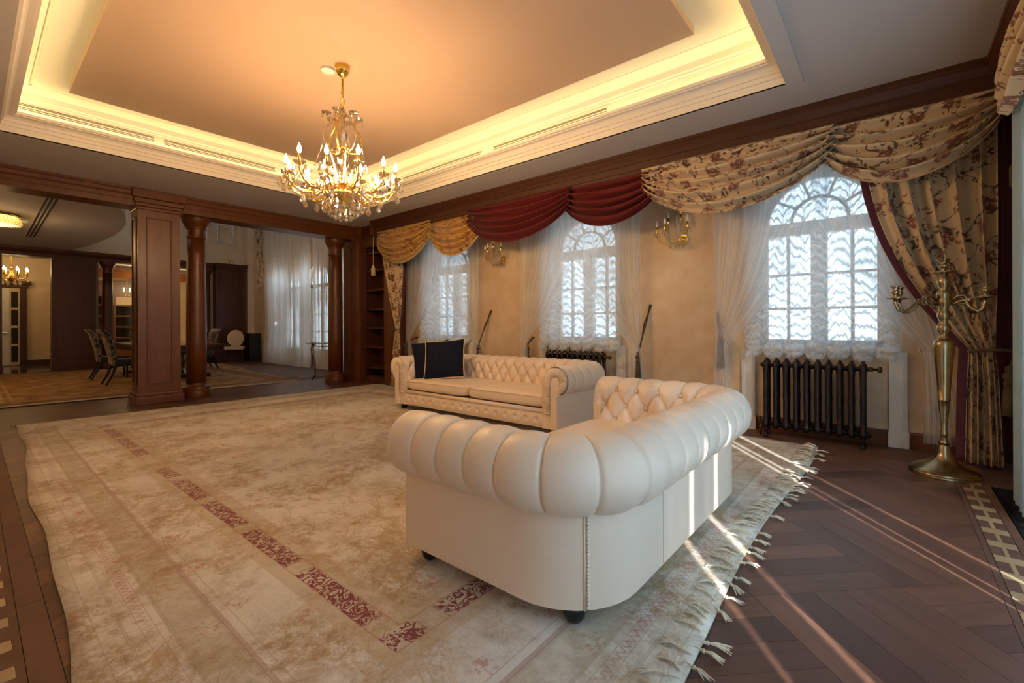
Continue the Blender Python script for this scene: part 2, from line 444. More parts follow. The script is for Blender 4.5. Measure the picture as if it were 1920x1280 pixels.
prof2 = [(0.002, 3.355), (0.0, 3.56), (.012, 3.565), (.012, 3.585), (0.02, 3.60), (0.02, 3.66), (.035, 3.675), (.20, 3.675), (.20, 3.69), (.225, 3.69), (.225, 3.668), (.60, 3.668)]
MB().loop_ext(prof2, [rect(o, z) for o, z in prof2]).build('tray_upper_moulding', 'moulding_white', ceiling)
led = MB()
o = .055
led.box(TX0 + .04, TX1 - .04, TY0 + .035, TY0 + .06, 3.362, 3.372); led.box(TX0 + .04, TX1 - .04, TY1 - .06, TY1 - .035, 3.362, 3.372)
led.box(TX0 + .035, TX0 + .06, TY0 + .07, TY1 - .07, 3.362, 3.372); led.box(TX1 - .06, TX1 - .035, TY0 + .07, TY1 - .07, 3.362, 3.372)
led.build('light_strip', 'cove_led', ceiling)
MB().box(-6.57, -1.26, .683, 3.924, 3.60, 3.667).build('centre_panel', 'ceiling_tan', ceiling)
# air slots in the tray wall
def air(name, label, horizontal, a0, a1, at, z0, lines):
    g = thing(name, label, 'air vent', ((a0 + a1) / 2, at, z0) if horizontal else (at, (a0 + a1) / 2, z0), 0 if horizontal else PI / 2, 'linear air vents in the ceiling tray')
    L = (a1 - a0) / 2; sgn = -1
    MB().box(-L - .03, L + .03, -.006, .0, -.035, .075).build('frame', 'moulding_white', g)
    for dz in lines: MB().box(-L, L, -.008, -.004, dz, dz + .007).build('slot', 'slot_dark', g)
    return g
vw1 = air('air_vent', 'far linear air slot in window-side ceiling tray, nearer the chandelier', True, -5.95, -4.22, TY1 - .001, 3.47, (0, .022, .034))
vw2 = air('air_vent', 'right linear air slot in window-side ceiling tray, farther from the chandelier', True, -4.0, -2.35, TY1 - .001, 3.47, (0, .022, .034))
vw3 = air('air_vent', 'linear air slot pair at the far left of the partition-side ceiling tray', False, .26, 1.50, TX0 + .001, 3.47, (0, .018, .042, .055))
vw4 = air('air_vent', 'linear air slot pair in partition-side ceiling tray just left of chandelier', False, 1.60, 2.95, TX0 + .001, 3.47, (0, .018, .042, .055))
for v_ in (vw3, vw4): v_.rotation_euler = (0, 0, PI / 2)
for i in range(1): pass
# ------------------------------------------------------------------ window wall with three arched openings
WC = (-6.18, -3.38, -0.575); HW = .54; SILL = .93; SPR = 2.24; YB = 5.95
wl = MB()
edges = [-8.6] + [e for c in WC for e in (c - HW, c + HW)] + [XR + .3]
for i in range(0, len(edges), 2): wl.box(edges[i], edges[i + 1], YW, YB, 0, Z)
for c in WC:
    wl.box(c - HW, c + HW, YW, YB, 0, SILL)
    a = arc(c, SPR, HW, PI, 0, 20)
    wl.ext([(c - HW, Z), ] + a + [(c + HW, Z)], YW, YB, 'y')
wall_w = struct(wl.build('wall_window_side', 'plaster_beige'), 'beige marbled plaster wall with three arched windows')
for i, c in enumerate(WC):
    wdw = bpy.data.objects.new('window_%d' % (i + 1), None); col.objects.link(wdw); wdw.location = (c, 5.84, 0)
    struct(wdw, ('left', 'middle', 'right')[i] + ' arched white window with glazing bars behind the ruched blind')
    f = MB(); T = .06
    f.box(-HW, -HW + T, -.03, .03, SILL, SPR); f.box(HW - T, HW, -.03, .03, SILL, SPR); f.box(-HW, HW, -.03, .03, SILL, SILL + T)
    f.ext(arc(0, SPR, HW, PI, 0, 20) + arc(0, SPR, HW - T, 0, PI, 20), -.03, .03, 'y')
    f.build('frame', 'trim_white', wdw)
    MB().box(-HW, HW, -.045, .045, 2.13, 2.27).build('transom', 'trim_white', wdw)
    MB().box(-.075, .075, -.045, .045, SILL, 2.13).build('mullion', 'trim_white', wdw)
    b1 = MB().box(-.016, .016, -.018, .018, SILL + T, 2.13).mesh('glazing_bar', 'trim_white')
    b2 = MB().box(-.2, .2, -.018, .018, -.014, .014).mesh('glazing_bar', 'trim_white')
    for s in (-1, 1):
        put('glazing_bar', b1, wdw, (s * .285, 0, 0))
        for z in (1.33, 1.70): put('glazing_bar', b2, wdw, (s * .278, 0, z))
    MB().ext(arc(0, SPR + .03, .27, PI, 0, 16) + arc(0, SPR + .03, .24, 0, PI, 16), -.018, .018, 'y').build('arch_bar', 'trim_white', wdw)
    for a in (36, 72, 108, 144):
        r = math.radians(a); MB().tube([(.26 * math.cos(r), 0, SPR + .03 + .26 * math.sin(r)), (.50 * math.cos(r), 0, SPR + .5 * math.sin(r))], .014, 4).build('arch_ray', 'trim_white', wdw)
    gp = MB().box(-.175, .175, -.003, .003, -.16, .16).mesh('pane', 'glass_pane')
    for s in (-1, 1):
        for q in (-.085, .085):
            for z in (1.155, 1.515, 1.91): put('pane', gp, wdw, (s * .28 + q * 1.0, 0, z), scale=(.5, 1, 1.1))
    MB().ext([(-HW + T, SPR + .03)] + arc(0, SPR, HW - T, PI, 0, 20)[1:-1] + [(HW - T, SPR + .03)], -.003, .003, 'y').build('pane', 'glass_pane', wdw)
    sil = bevel(struct(MB().box(c - .62, c + .62, 5.49, 5.84, SILL - .045, SILL).build('trim_%d' % (i + 1), 'trim_white'), ('left', 'middle', 'right')[i] + ' white window sill board'), .008)
    MB().box(c - .60, c + .60, 5.52, 5.60, SILL - .075, SILL - .045).build('sill_moulding', 'trim_white', sil)
    for s, x in ((-1, c - .635), (1, c + .635)):
        p = struct(MB().box(x - .065, x + .065, 5.55, 5.60, .14, SILL - .045).build('trim_%d' % (4 + 2 * i + (s > 0)), 'trim_white'),
                   'white fluted pilaster ' + ('left' if s < 0 else 'right') + ' of the ' + ('left', 'middle', 'right')[i] + ' window')
        MB().box(x - .075, x + .075, 5.54, 5.60, 0, .14).build('plinth', 'trim_white', p)
        for q in (-.05, -.035, .035, .05): MB().box(x + q - .004, x + q + .004, 5.543, 5.552, .15, SILL - .05).build('fillet', 'trim_white', p)
# baseboards between pilasters
k = 0
for a, b in ((-7.3, WC[0] - .72), (WC[0] + .72, WC[1] - .72), (WC[1] + .72, WC[2] - .72), (WC[2] + .72, XR), (WC[2] - .56, WC[2] + .56), (WC[1] - .56, WC[1] + .56), (WC[0] - .56, WC[0] + .56)):
    k += 1
    o = MB().ext([(5.60, 0), (5.575, 0), (5.575, .13), (5.585, .15), (5.60, .15)], a, b, 'x').build('baseboard_window_side', 'mahogany')
    struct(o, 'mahogany baseboard along the window wall')

# ------------------------------------------------------------------ pelmet cornices
def pelmet_prof(s=1):
    return [(0, 3.2), (0, 3.165), (.012, 3.155), (.012, 3.135), (.035, 3.105), (.05, 3.08), (.05, 3.065), (.058, 3.06), (.058, 2.985), (.066, 2.98), (.066, 2.925), (.10, 2.925), (.10, 3.2)]
pw = struct(MB().ext([(5.0 + a, z) for a, z in pelmet_prof()], -7.76, .62, 'x').build('trim_20', 'mahogany_cornice'), 'long moulded mahogany pelmet over the window curtains')
MB().box(-7.76, -7.72, 5.0, 5.6, 2.93, 3.2).build('return_board', 'mahogany', pw)
pr = struct(MB().ext([(.58 + a, z) for a, z in pelmet_prof()], YN, 5.10, 'y').build('trim_21', 'mahogany_dark'), 'dark mahogany pelmet above the right-hand window')
# ------------------------------------------------------------------ right wall: wide glazed opening
wr = MB(); wr.box(XR, XR + .3, YN - .3, -.6, 0, Z); wr.box(XR, XR + .3, 3.40, YB, 0, Z); wr.box(XR, XR + .3, -.6, 3.40, 2.75, Z)
struct(wr.build('wall_right', 'plaster_beige'), 'beige wall at right with a wide glazed door opening')
w4 = bpy.data.objects.new('window_4', None); col.objects.link(w4); w4.location = (XR + .12, 0, 0); struct(w4, 'wide glazed doors behind the right-hand sheer curtains')
f = MB(); f.box(-.04, .04, -.6, 3.40, 0, .1); f.box(-.04, .04, -.6, 3.40, 2.66, 2.75); f.box(-.04, .04, -.6, 3.40, 2.0, 2.08)
for k in range(7): f.box(-.04, .04, -.6 + k * .655, -.53 + k * .655, .1, 2.66)
f.build('frame', 'trim_white', w4)
for k in range(6): MB().box(-.004, .004, -.53 + k * .655, .055 + k * .655, .1, 2.66).build('pane', 'glass_pane', w4)
struct(MB().box(-8.7, XR + .3, YN - .3, YN, 0, Z).build('wall_near', 'plaster_cream'), 'beige wall behind the camera')
# outdoor paving the daylight bounces from
struct(MB().box(-30, 14, 8.2, 30, -.6, -.5).build('ground_outside', 'marble_grey'), 'pale ground outside the windows')
struct(MB().box(2.2, 14, -20, 8.2, -.6, -.5).build('ground_terrace', 'marble_grey'), 'pale terrace outside the right-hand doors')

# ------------------------------------------------------------------ partition: beam, pillar, columns
def beam_prof(x, s): return [(x, 3.2), (x, 3.165), (x - s * .015, 3.15), (x - s * .03, 3.11), (x - s * .05, 3.085), (x - s * .05, 3.03), (x - s * .06, 3.025), (x - s * .06, 2.945), (x - s * .25, 2.945), (x - s * .25, 3.2)]
bm = MB().ext(beam_prof(-8.47, 1), YN, 5.2, 'y').ext(beam_prof(-8.97, -1), YN, 5.2, 'y')
beam = struct(bm.build('trim_22', 'mahogany'), 'mahogany beam spanning the columns between the two rooms')
def panelled_pillar(name, label, x0, x1, y0, y1, z1, mat='mahogany', faces=('x1', 'y0', 'y1')):
    t = thing(name, label, 'pillar', ((x0 + x1) / 2, (y0 + y1) / 2, 0))
    hx, hy = (x1 - x0) / 2, (y1 - y0) / 2
    MB().box(-hx, hx, -hy, hy, .17, z1).build('shaft', mat, t)
    b = MB(); b.box(-hx - .04, hx + .04, -hy - .04, hy + .04, 0, .12); b.box(-hx - .025, hx + .025, -hy - .025, hy + .025, .12, .17); bevel(b.build('plinth', mat, t), .012, 2)
    c = MB()
    for e, za, zb in ((.02, z1, z1 + .05), (.035, z1 + .05, z1 + .1), (.05, z1 + .1, z1 + .17), (.075, z1 + .17, 3.2)): c.box(-hx - e, hx + e, -hy - e, hy + e, za, zb)
    bevel(c.build('capital', mat, t), .012, 2)
    for fc in faces:                                   # raised moulding frame with sunk panel
        m = MB(); iw = .10; zb, zt = .30, z1 - .10; d = .014
        if fc == 'x1':
            for a in ((-hy + iw, -hy + iw + .022, zb, zt), (hy - iw - .022, hy - iw, zb, zt), (-hy + iw, hy - iw, zb, zb + .022), (-hy + iw, hy - iw, zt - .022, zt)): m.box(hx, hx + d, a[0], a[1], a[2], a[3])
        else:
            s = -1 if fc == 'y0' else 1; ya, yb = sorted((s * hy, s * (hy + d)))
            for a in ((-hx + .07, -hx + .09, zb, zt), (hx - .09, hx - .07, zb, zt), (-hx + .07, hx - .07, zb, zb + .022), (-hx + .07, hx - .07, zt - .022, zt)): m.box(a[0], a[1], ya, yb, a[2], a[3])
        bevel(m.build('panel_moulding', mat, t), .006, 2)
    return t
panelled_pillar('pillar', 'square panelled mahogany pillar beside the left round column', -8.93, -8.52, 1.61, 2.13, 2.90)
def column(label, x, y, r, mat='mahogany', h=2.945, name='round_column'):
    t = thing(name, label, 'column', (x, y, 0), 0)
    MB().lathe([(r, .20), (r * 1.01, .9), (r * .99, 1.6), (r * .93, 2.3), (r * .87, h - .30)], 36).build('shaft', mat, t, True)
    MB().lathe([(r * 1.48, 0), (r * 1.5, .01), (r * 1.5, .10), (r * 1.46, .115), (r * 1.40, .12), (r * 1.40, .125), (r * 1.42, .14), (r * 1.38, .165), (r * 1.22, .17), (r * 1.16, .185), (r * 1.03, .20), (r, .23)], 36).build('base', mat, t, True, angle=35)
    MB().lathe([(r * .87, h - .32), (r * .98, h - .315), (r * .98, h - .295), (r * .88, h - .285), (r * .88, h - .18), (r * 1.0, h - .17), (r * 1.0, h - .15), (r * 1.05, h - .145), (r * 1.28, h - .085), (r * 1.32, h - .08), (r * 1.32, h - .065), (r * 1.42, h - .055), (r * 1.42, h)], 36).build('capital', mat, t, True, angle=35)
    return t
column('left of two near round mahogany columns, beside the square pillar', -8.88, 2.44, .142)
column('right of two near round mahogany columns, in front of white sheers', -8.88, 4.91, .142)
# corner pilaster and wood return
t = thing('corner_pilaster', 'narrow mahogany pilaster in the corner beside the bookcase', 'pilaster', (-8.5, 5.36, 0))
bevel(MB().box(-.13, .13, -.22, .235, 0, 3.2).build('shaft', 'mahogany', t), .006); MB().box(-.14, .14, -.24, .235, 0, .14).build('plinth', 'mahogany', t); MB().box(-.14, .14, -.25, .235, 3.0, 3.2).build('capital', 'mahogany', t)
t = thing('wall_panel', 'mahogany panelled wall return behind the right round column', 'wood panel', (-8.98, 5.65, 0))
MB().box(-.08, .31, -.45, .55, 0, 2.945).build('panel', 'mahogany', t); MB().box(-.1, .32, -.47, .55, 0, .16).build('plinth', 'mahogany', t)
m = MB()
for a in ((-.03, -.01), (.24, .26)): m.box(a[0], a[1], -.465, -.45, .35, 2.8)
m.box(-.03, .26, -.465, -.45, .35, .37); m.box(-.03, .26, -.465, -.45, 2.78, 2.8); m.build('panel_moulding', 'mahogany', t)
# bookcase
t = thing('bookcase', 'tall empty built-in mahogany bookcase left of the gold curtain', 'bookcase', (-7.85, 5.36, 0))
MB().box(-.50, -.44, -.13, .235, 0, 2.93).build('side_panel', 'mahogany_dark', t); MB().box(.27, .50, -.15, .235, 0, 2.93).build('side_panel', 'mahogany', t)
MB().box(-.44, .27, .2, .24, .1, 2.93).build('back_panel', 'mahogany_dark', t); MB().box(-.44, .27, -.13, .2, 0, .14).build('plinth', 'mahogany_dark', t)
MB().box(-.50, .30, -.16, .235, 2.76, 3.19).build('cornice', 'mahogany_dark', t)
for z in (.30, .71, 1.10, 1.48, 1.87, 2.27, 2.62): MB().box(-.44, .27, -.11, .2, z, z + .03).build('shelf', 'mahogany_dark', t)
for x in (-.415, .245): MB().box(x - .012, x + .012, -.14, -.128, .14, 2.76).build('bead', 'mahogany_dark', t)

# ------------------------------------------------------------------ dining room shell
XF = -17.0
dz = 3.25; k_ = 1.0244
cv = [(-8.98, 1.30), (-9.6, 1.50), (-10.135 * k_, 1.686 * k_), (-10.651 * k_, 1.831 * k_), (-11.624 * k_, 2.015 * k_), (-12.457 * k_, 2.09 * k_), (-13.4 * k_, 2.085 * k_), (-14.459 * k_, 2.036 * k_), (-15.5 * k_, 1.93 * k_), (-16.491 * k_, 1.767 * k_), (XF, 1.75)]
dc = struct(MB().prism([(XF, -3.0), (-8.98, -3.0)] + cv, dz, dz + .45).build('ceiling_dining', 'ceiling_white'), 'lower white ceiling with a sweeping curved edge over the dining room')
struct(MB().box(-18, -8.7, -3.2, 7, 5.6, 5.7).build('ceiling_upper', 'ceiling_white'), 'high ceiling above the dining room')
struct(MB().box(-9.0, -8.7, -.8, 6.3, 3.2, 5.6).build('wall_upper_near', 'plaster_cream'), 'upper wall over the mahogany beam')
wd = MB()                                      # dining window wall with two tall arched openings
W5 = ((-12.55, .62), (-14.3, .62), (-10.4, .5))
xs = [XF - .5, -14.92, -13.68, -13.17, -11.93, -10.9, -9.9, -8.6]
for i in range(0, 8, 2): wd.box(xs[i], xs[i + 1], 6.4, 6.7, 0, 5.6)
for c, h in W5:
    hw = .62 if c < -11 else .5
    wd.ext([(c - hw, 5.6)] + arc(c, 2.35, hw, PI, 0, 16) + [(c + hw, 5.6)], 6.4, 6.7, 'y')
struct(wd.build('wall_dining_window', 'plaster_cream'), 'tall plaster wall with arched garden doors behind sheers')
for i, (c, h) in enumerate(W5):
    hw = .62 if c < -11 else .5
    wn_ = bpy.data.objects.new('door_%d' % (i + 1), None); col.objects.link(wn_); wn_.location = (c, 6.55, 0); struct(wn_, 'arched white garden door behind the dining room sheers, ' + ('centre', 'left', 'right')[i])
    f = MB(); f.box(-hw, -hw + .07, -.03, .03, 0, 2.35); f.box(hw - .07, hw, -.03, .03, 0, 2.35); f.box(-.05, .05, -.03, .03, 0, 2.9); f.box(-hw, hw, -.03, .03, 2.3, 2.4); f.box(-hw, hw, -.03, .03, 0, .5)
    f.ext(arc(0, 2.35, hw, PI, 0, 16) + arc(0, 2.35, hw - .07, 0, PI, 16), -.03, .03, 'y')
    f.build('frame', 'trim_white', wn_)
    for z in (1.0, 1.5, 1.95): MB().box(-hw, hw, -.015, .015, z, z + .03).build('glazing_bar', 'trim_white', wn_)
    for s in (-1, 1): MB().box(min(s * .05, s * (hw - .07)), max(s * .05, s * (hw - .07)), -.003, .003, .5, 2.3).build('pane', 'glass_pane', wn_)
struct(MB().box(-17.6, -17.3, 5.0, 6.7, 0, 5.6).box(-17.6, -17.3, -3.2, 5.0, 3.26, 5.6).build('wall_dining_far', 'plaster_cream'), 'tall far plaster wall with relief panels above the wood partition')
struct(MB().box(-9.0, -8.7, -3.3, YN, 0, 3.6).build('wall_dining_end', 'plaster_cream'), 'short plaster wall closing the dining room beside the beam')
struct(MB().box(-17.29, -17.02, 6.18, 6.4, 0, 5.6).build('wall_dining_corner', 'plaster_cream'), 'plaster wall strip between the cabinet block and the sheers')
struct(MB().box(-23, -8.7, -3.3, -3.0, 0, 5.6).build('wall_dining_near', 'plaster_cream'), 'side wall of the dining room')
struct(MB().box(-23.2, -23, -3.2, 7, 0, 3.4).build('wall_kitchen_far', 'plaster_cream'), 'far wall of the rooms beyond the dining room')
struct(MB().box(-23, -17.4, -3.2, 7, 3.3, 3.4).build('ceiling_far', 'ceiling_white'), 'ceiling of the rooms beyond the dining room')
struct(MB().box(-23, -17.42, 2.25, 2.4, 0, 3.3).build('wall_hall', 'plaster_cream'), 'plaster wall between hall and far kitchen')
struct(MB().box(-23, -17.0, 6.4, 6.6, 0, 3.3).build('wall_kitchen_side', 'plaster_cream'), 'side wall of the far kitchen')
struct(MB().box(-20.6, -20.4, -3.0, 2.25, 0, 3.3).build('wall_hall_far', 'plaster_cream'), 'beige end wall of the hall')
struct(MB().box(-20.4, -17.05, -3.0, 2.25, -.012, .002).build('floor_hall', 'floor_dark_tile'), 'dark polished tile floor of the hall')
struct(MB().box(-20.4, -20.37, .95, 2.25, 0, .16).build('baseboard_hall', 'mahogany_dark'), 'dark baseboard at the end of the hall')
# far partition
fb = struct(MB().ext([(XF, 3.25), (XF, 3.18), (XF - .04, 3.12), (XF - .06, 3.10), (XF - .06, 3.02), (XF - .4, 3.02), (XF - .4, 3.25)], -3, 5.15, 'y').build('trim_23', 'mahogany_dark'), 'far mahogany beam across the back of the dining room')
def far_block(label, y0, y1, x1=XF, z1=3.02, depth=.35, crown=False):
    t = thing('panel_block', label, 'wood panel', (x1 - depth / 2, (y0 + y1) / 2, 0)); h = (y1 - y0) / 2; d = depth / 2
    MB().box(-d, d, -h, h, 0, z1).build('body', 'mahogany_dark', t)
    m = MB()
    for a in ((-h + .08, -h + .105, .3, z1 - .12), (h - .105, h - .08, .3, z1 - .12), (-h + .08, h - .08, .3, .325), (-h + .08, h - .08, z1 - .145, z1 - .12)): m.box(d, d + .015, *a)
    m.build('panel_moulding', 'mahogany_dark', t); MB().box(-d, d + .02, -h - .015, h + .015, 0, .18).build('plinth', 'mahogany_dark', t)
    if crown:
        c = MB()
        for e, a, b in ((.015, z1, z1 + .06), (.04, z1 + .06, z1 + .12), (.07, z1 + .12, z1 + .18), (.09, z1 + .18, z1 + .24)): c.box(-d, d + e, -h - e * .2, h + e, a, b)
        c.build('crown', 'mahogany_dark', t)
    return t
far_block('wide dark mahogany panel behind the dining chairs, left of the far round column', 1.42, 2.29)
far_block('mahogany panel at the far left edge beside the hall opening', -2.97, .55)
far_block('tall mahogany cabinet block with crown behind the oval-back chair', 5.22, 6.08, XF, 3.02, .29, True)
column('far round mahogany column behind the dining table, left one', XF - .2, 2.565, .125, 'mahogany_dark', 3.02)
column('far round mahogany column beside the tall cabinet block', XF - .2, 5.0, .115, 'mahogany_dark', 3.02)
# ------------------------------------------------------------------ big carpet
def rug_material():
    m, n, l, b = new_mat('rug_pattern'); t = NT(m)
    tc = t.node('ShaderNodeTexCoord'); p = tc.outputs['Object']
    x, y, z = t.sep(p)
    dx = t.math('MINIMUM', t.math('SUBTRACT', x, -7.82), t.math('SUBTRACT', -.53, x)); dy = t.math('MINIMUM', t.math('SUBTRACT', y, .27), t.math('SUBTRACT', 5.17, y))
    d = t.math('MINIMUM', t.math('MULTIPLY', dx, .86), dy)
    horiz = t.math('LESS_THAN', dy, t.math('MULTIPLY', dx, .86))           # nearest edge runs along x
    along = t.math('ADD', t.math('MULTIPLY', horiz, x), t.math('MULTIPLY', t.math('SUBTRACT', 1.0, horiz), y))
    base = t.mix(t.ramp(t.noise(p, 1.7, 6, .65), [(.35, 0), (.65, 1)]), (.83, .81, .77), (.72, .69, .63))
    blot = t.math('MULTIPLY', t.ramp(t.noise(p, 1.3, 7, .72, .4), [(.44, 0), (.56, 1)]), t.ramp(t.noise(p, 9, 9, .92), [(.42, .0), (.55, 1)]))
    c = t.mix(blot, base, (.38, .255, .115))
    grey = t.math('MULTIPLY', t.ramp(t.noise(p, 2.3, 6, .7), [(.50, 0), (.62, .75)]), t.ramp(t.noise(p, 20, 6, .85), [(.42, .1), (.58, 1)]))
    c = t.mix(grey, c, (.42, .36, .24))
    tuft = t.ramp(t.noise(p, 90, 3, .7), [(.3, 0), (.7, .22)])
    c = t.mix(tuft, c, (.34, .26, .15))
    # curling ribbon line-work in the outer field
    sw = t.noise(p, 2.6, 1.5, .4, 1.6)
    curl = t.ramp(t.math('ABSOLUTE', t.math('SUBTRACT', sw, .5)), [(.004, 1), (.012, 0)])
    fade = t.ramp(t.noise(p, 1.1, 2), [(.42, 0), (.55, .75)])
    c = t.mix(t.math('MULTIPLY', curl, fade), c, (.46, .32, .14))
    sw2 = t.noise(p, 7.5, 2, .5, 1.0)
    c = t.mix(t.math('MULTIPLY', t.ramp(t.math('ABSOLUTE', t.math('SUBTRACT', sw2, .5)), [(.006, .45), (.02, 0)]), t.ramp(t.noise(p, 1.9, 2), [(.5, 0), (.6, .5)])), c, (.46, .30, .18))
    rose = t.math('MULTIPLY', t.ramp(t.vor(p, 3.2), [(.12, .8), (.2, 0)]), t.ramp(t.noise(p, 40, 3), [(.5, 0), (.6, .7)]))
    c = t.mix(rose, c, (.46, .13, .07))
    def band(a, b_, e=.004): return t.math('MULTIPLY', t.math('GREATER_THAN', d, a), t.math('LESS_THAN', d, b_))
    def paint(c, f, colr, k=1.0): return t.mix(t.math('MULTIPLY', f, k), c, colr)
    wear = t.ramp(t.noise(p, 1.0, 3), [(.38, .15), (.56, 1)])
    c = paint(c, t.math('MULTIPLY', band(.21, .36), t.ramp(t.noise(p, 6, 7, .85), [(.4, .25), (.6, 1)])), (.36, .29, .15), .62)
    c = paint(c, band(.352, .372), (.40, .25, .20), .6)
    for a in (.03, .095, .102, .215, .222, .345, .352, .40): c = paint(c, band(a, a + .0045), (.36, .27, .20), .42)
    zz = t.math('ABSOLUTE', t.math('SUBTRACT', t.math('FRACT', t.math('MULTIPLY', along, 27.0)), .5))
    zig = t.math('MULTIPLY', band(.150, .180), t.math('LESS_THAN', t.math('ABSOLUTE', t.math('SUBTRACT', t.math('DIVIDE', t.math('SUBTRACT', d, .151), .028), t.math('MULTIPLY', zz, 2.0))), .22))
    c = paint(c, t.math('MULTIPLY', zig, t.ramp(t.noise(p, 1.4, 3), [(.4, .25), (.6, .8)])), (.42, .13, .16), .8)
    for a in (.143, .184): c = paint(c, band(a, a + .003), (.42, .15, .18), .45)
    c = paint(c, band(.62, .86), (.50, .38, .22), .45)
    # red scroll border, worn through in places
    q = t.comb(t.math('MULTIPLY', along, 1.0), d)
    v1 = t.vor(q, 17, 'DISTANCE_TO_EDGE'); n1 = t.noise(q, 21, 2, .5, 1.8)
    orn = t.math('MAXIMUM', t.ramp(t.math('ABSOLUTE', t.math('SUBTRACT', n1, .5)), [(.06, 1), (.08, 0)]), t.ramp(v1, [(.05, 0), (.09, .0)]))
    rep = t.math('SINE', t.math('MULTIPLY', along, 9.5))
    gap = t.math('GREATER_THAN', t.math('ABSOLUTE', t.math('ADD', along, 4.82)), .30)
    worn = t.math('MULTIPLY', gap, t.ramp(t.math('ADD', t.math('MULTIPLY', rep, .5), .5), [(.03, 0), (.09, 1)]))
    farfade = t.ramp(t.math('MULTIPLY', t.math('ADD', x, 7.8), .14), [(0, .8), (.8, 1)])
    red = t.math('MULTIPLY', t.math('MULTIPLY', band(.685, .778), orn), t.math('MULTIPLY', worn, farfade))
    c = paint(c, red, (.19, .006, .013), .97)
    for a in (.682, .780): c = paint(c, band(a, a + .005), (.35, .05, .05), .5)
    t.put(b.inputs['Base Color'], c); b.inputs['Roughness'].default_value = .88; b.inputs['Sheen Weight'].default_value = .2
    h = t.math('ADD', t.noise(p, 320, 2, .7), t.math('MULTIPLY', t.noise(p, 12, 3), .8))
    t.put(b.inputs['Normal'], t.bump(h, .35, .006))
rug_material()
rug = thing('carpet', 'large cream and gold carpet with a worn red scroll border under the sofas', 'carpet')
def edge_y(x): return .215 + .155 * (-2 - x) / 5.8 + .018 * math.sin(x * 1.9 + 1.0) + .008 * math.sin(x * 4.7)
def rugfn(u, v):
    x = lerp(-7.82, -.53 + .03 * math.sin(v * 9) * 1.0, u); y0 = edge_y(x); y = lerp(y0, 5.24 - .13 * u, v)
    return (x - .03 * (1 - v) * (1 - u), y, .012 + .0015 * math.sin(x * 7 + y * 3))
MB().grid(rugfn, 90, 60).build('pile', 'rug_pattern', rug, True)
solid(rug.children[0], .010, -1)
# knotted tassels along the near short end
tas = []
for k in range(6):
    m = MB(); rr = random.Random(k)
    L = .085 + .02 * rr.random(); bx = rr.uniform(-.02, .02)
    m.tube([(-.02, 0, .010), (.012, 0, .014), (.030, bx * .3, .016)], [.006, .007, .009], 5)
    m.ball((.034, bx * .3, .016), .0105, 6, 4)
    for j in range(9):
        a = rr.uniform(-.030, .030); e = L * rr.uniform(.75, 1.05)
        m.tube([(.036, bx * .3, .016), (.036 + e * .4, bx * .5 + a * .35, .018 + rr.uniform(0, .008)), (.036 + e, bx + a, .006 + rr.uniform(0, .007))], [.0045, .0045, .0022], 4, False)
    tas.append(m.mesh('tassel', 'fringe_cream', True))
y = .30; k = 0
while y < 5.09:
    u = 1.0; v = (y - edge_y(-.53)) / (5.11 - edge_y(-.53)); xx = -.53 + .03 * math.sin(v * 9)
    flip = R.random() < .45                     # some lie folded back on to the carpet
    put('tassel', tas[k % 6], rug, (xx - (.01 if not flip else .03), y, .012 if flip else .001), (0, 0, (PI if flip else 0) + R.uniform(-.75, .45)), (R.uniform(.6, .8), .75, .8)); k += 1
    y += .047 + R.uniform(-.008, .010)
fr_ = MB()
for k in range(420):
    y = .33 + 4.9 * k / 420; a = R.uniform(-.02, .02); fr_.tube([(-7.82, y, .008), (-7.85, y + a * .5, .008), (-7.88, y + a, .004)], .004, 3, False)
tag(fr_.build('far_fringe', 'fringe_cream', rug), kind='stuff')

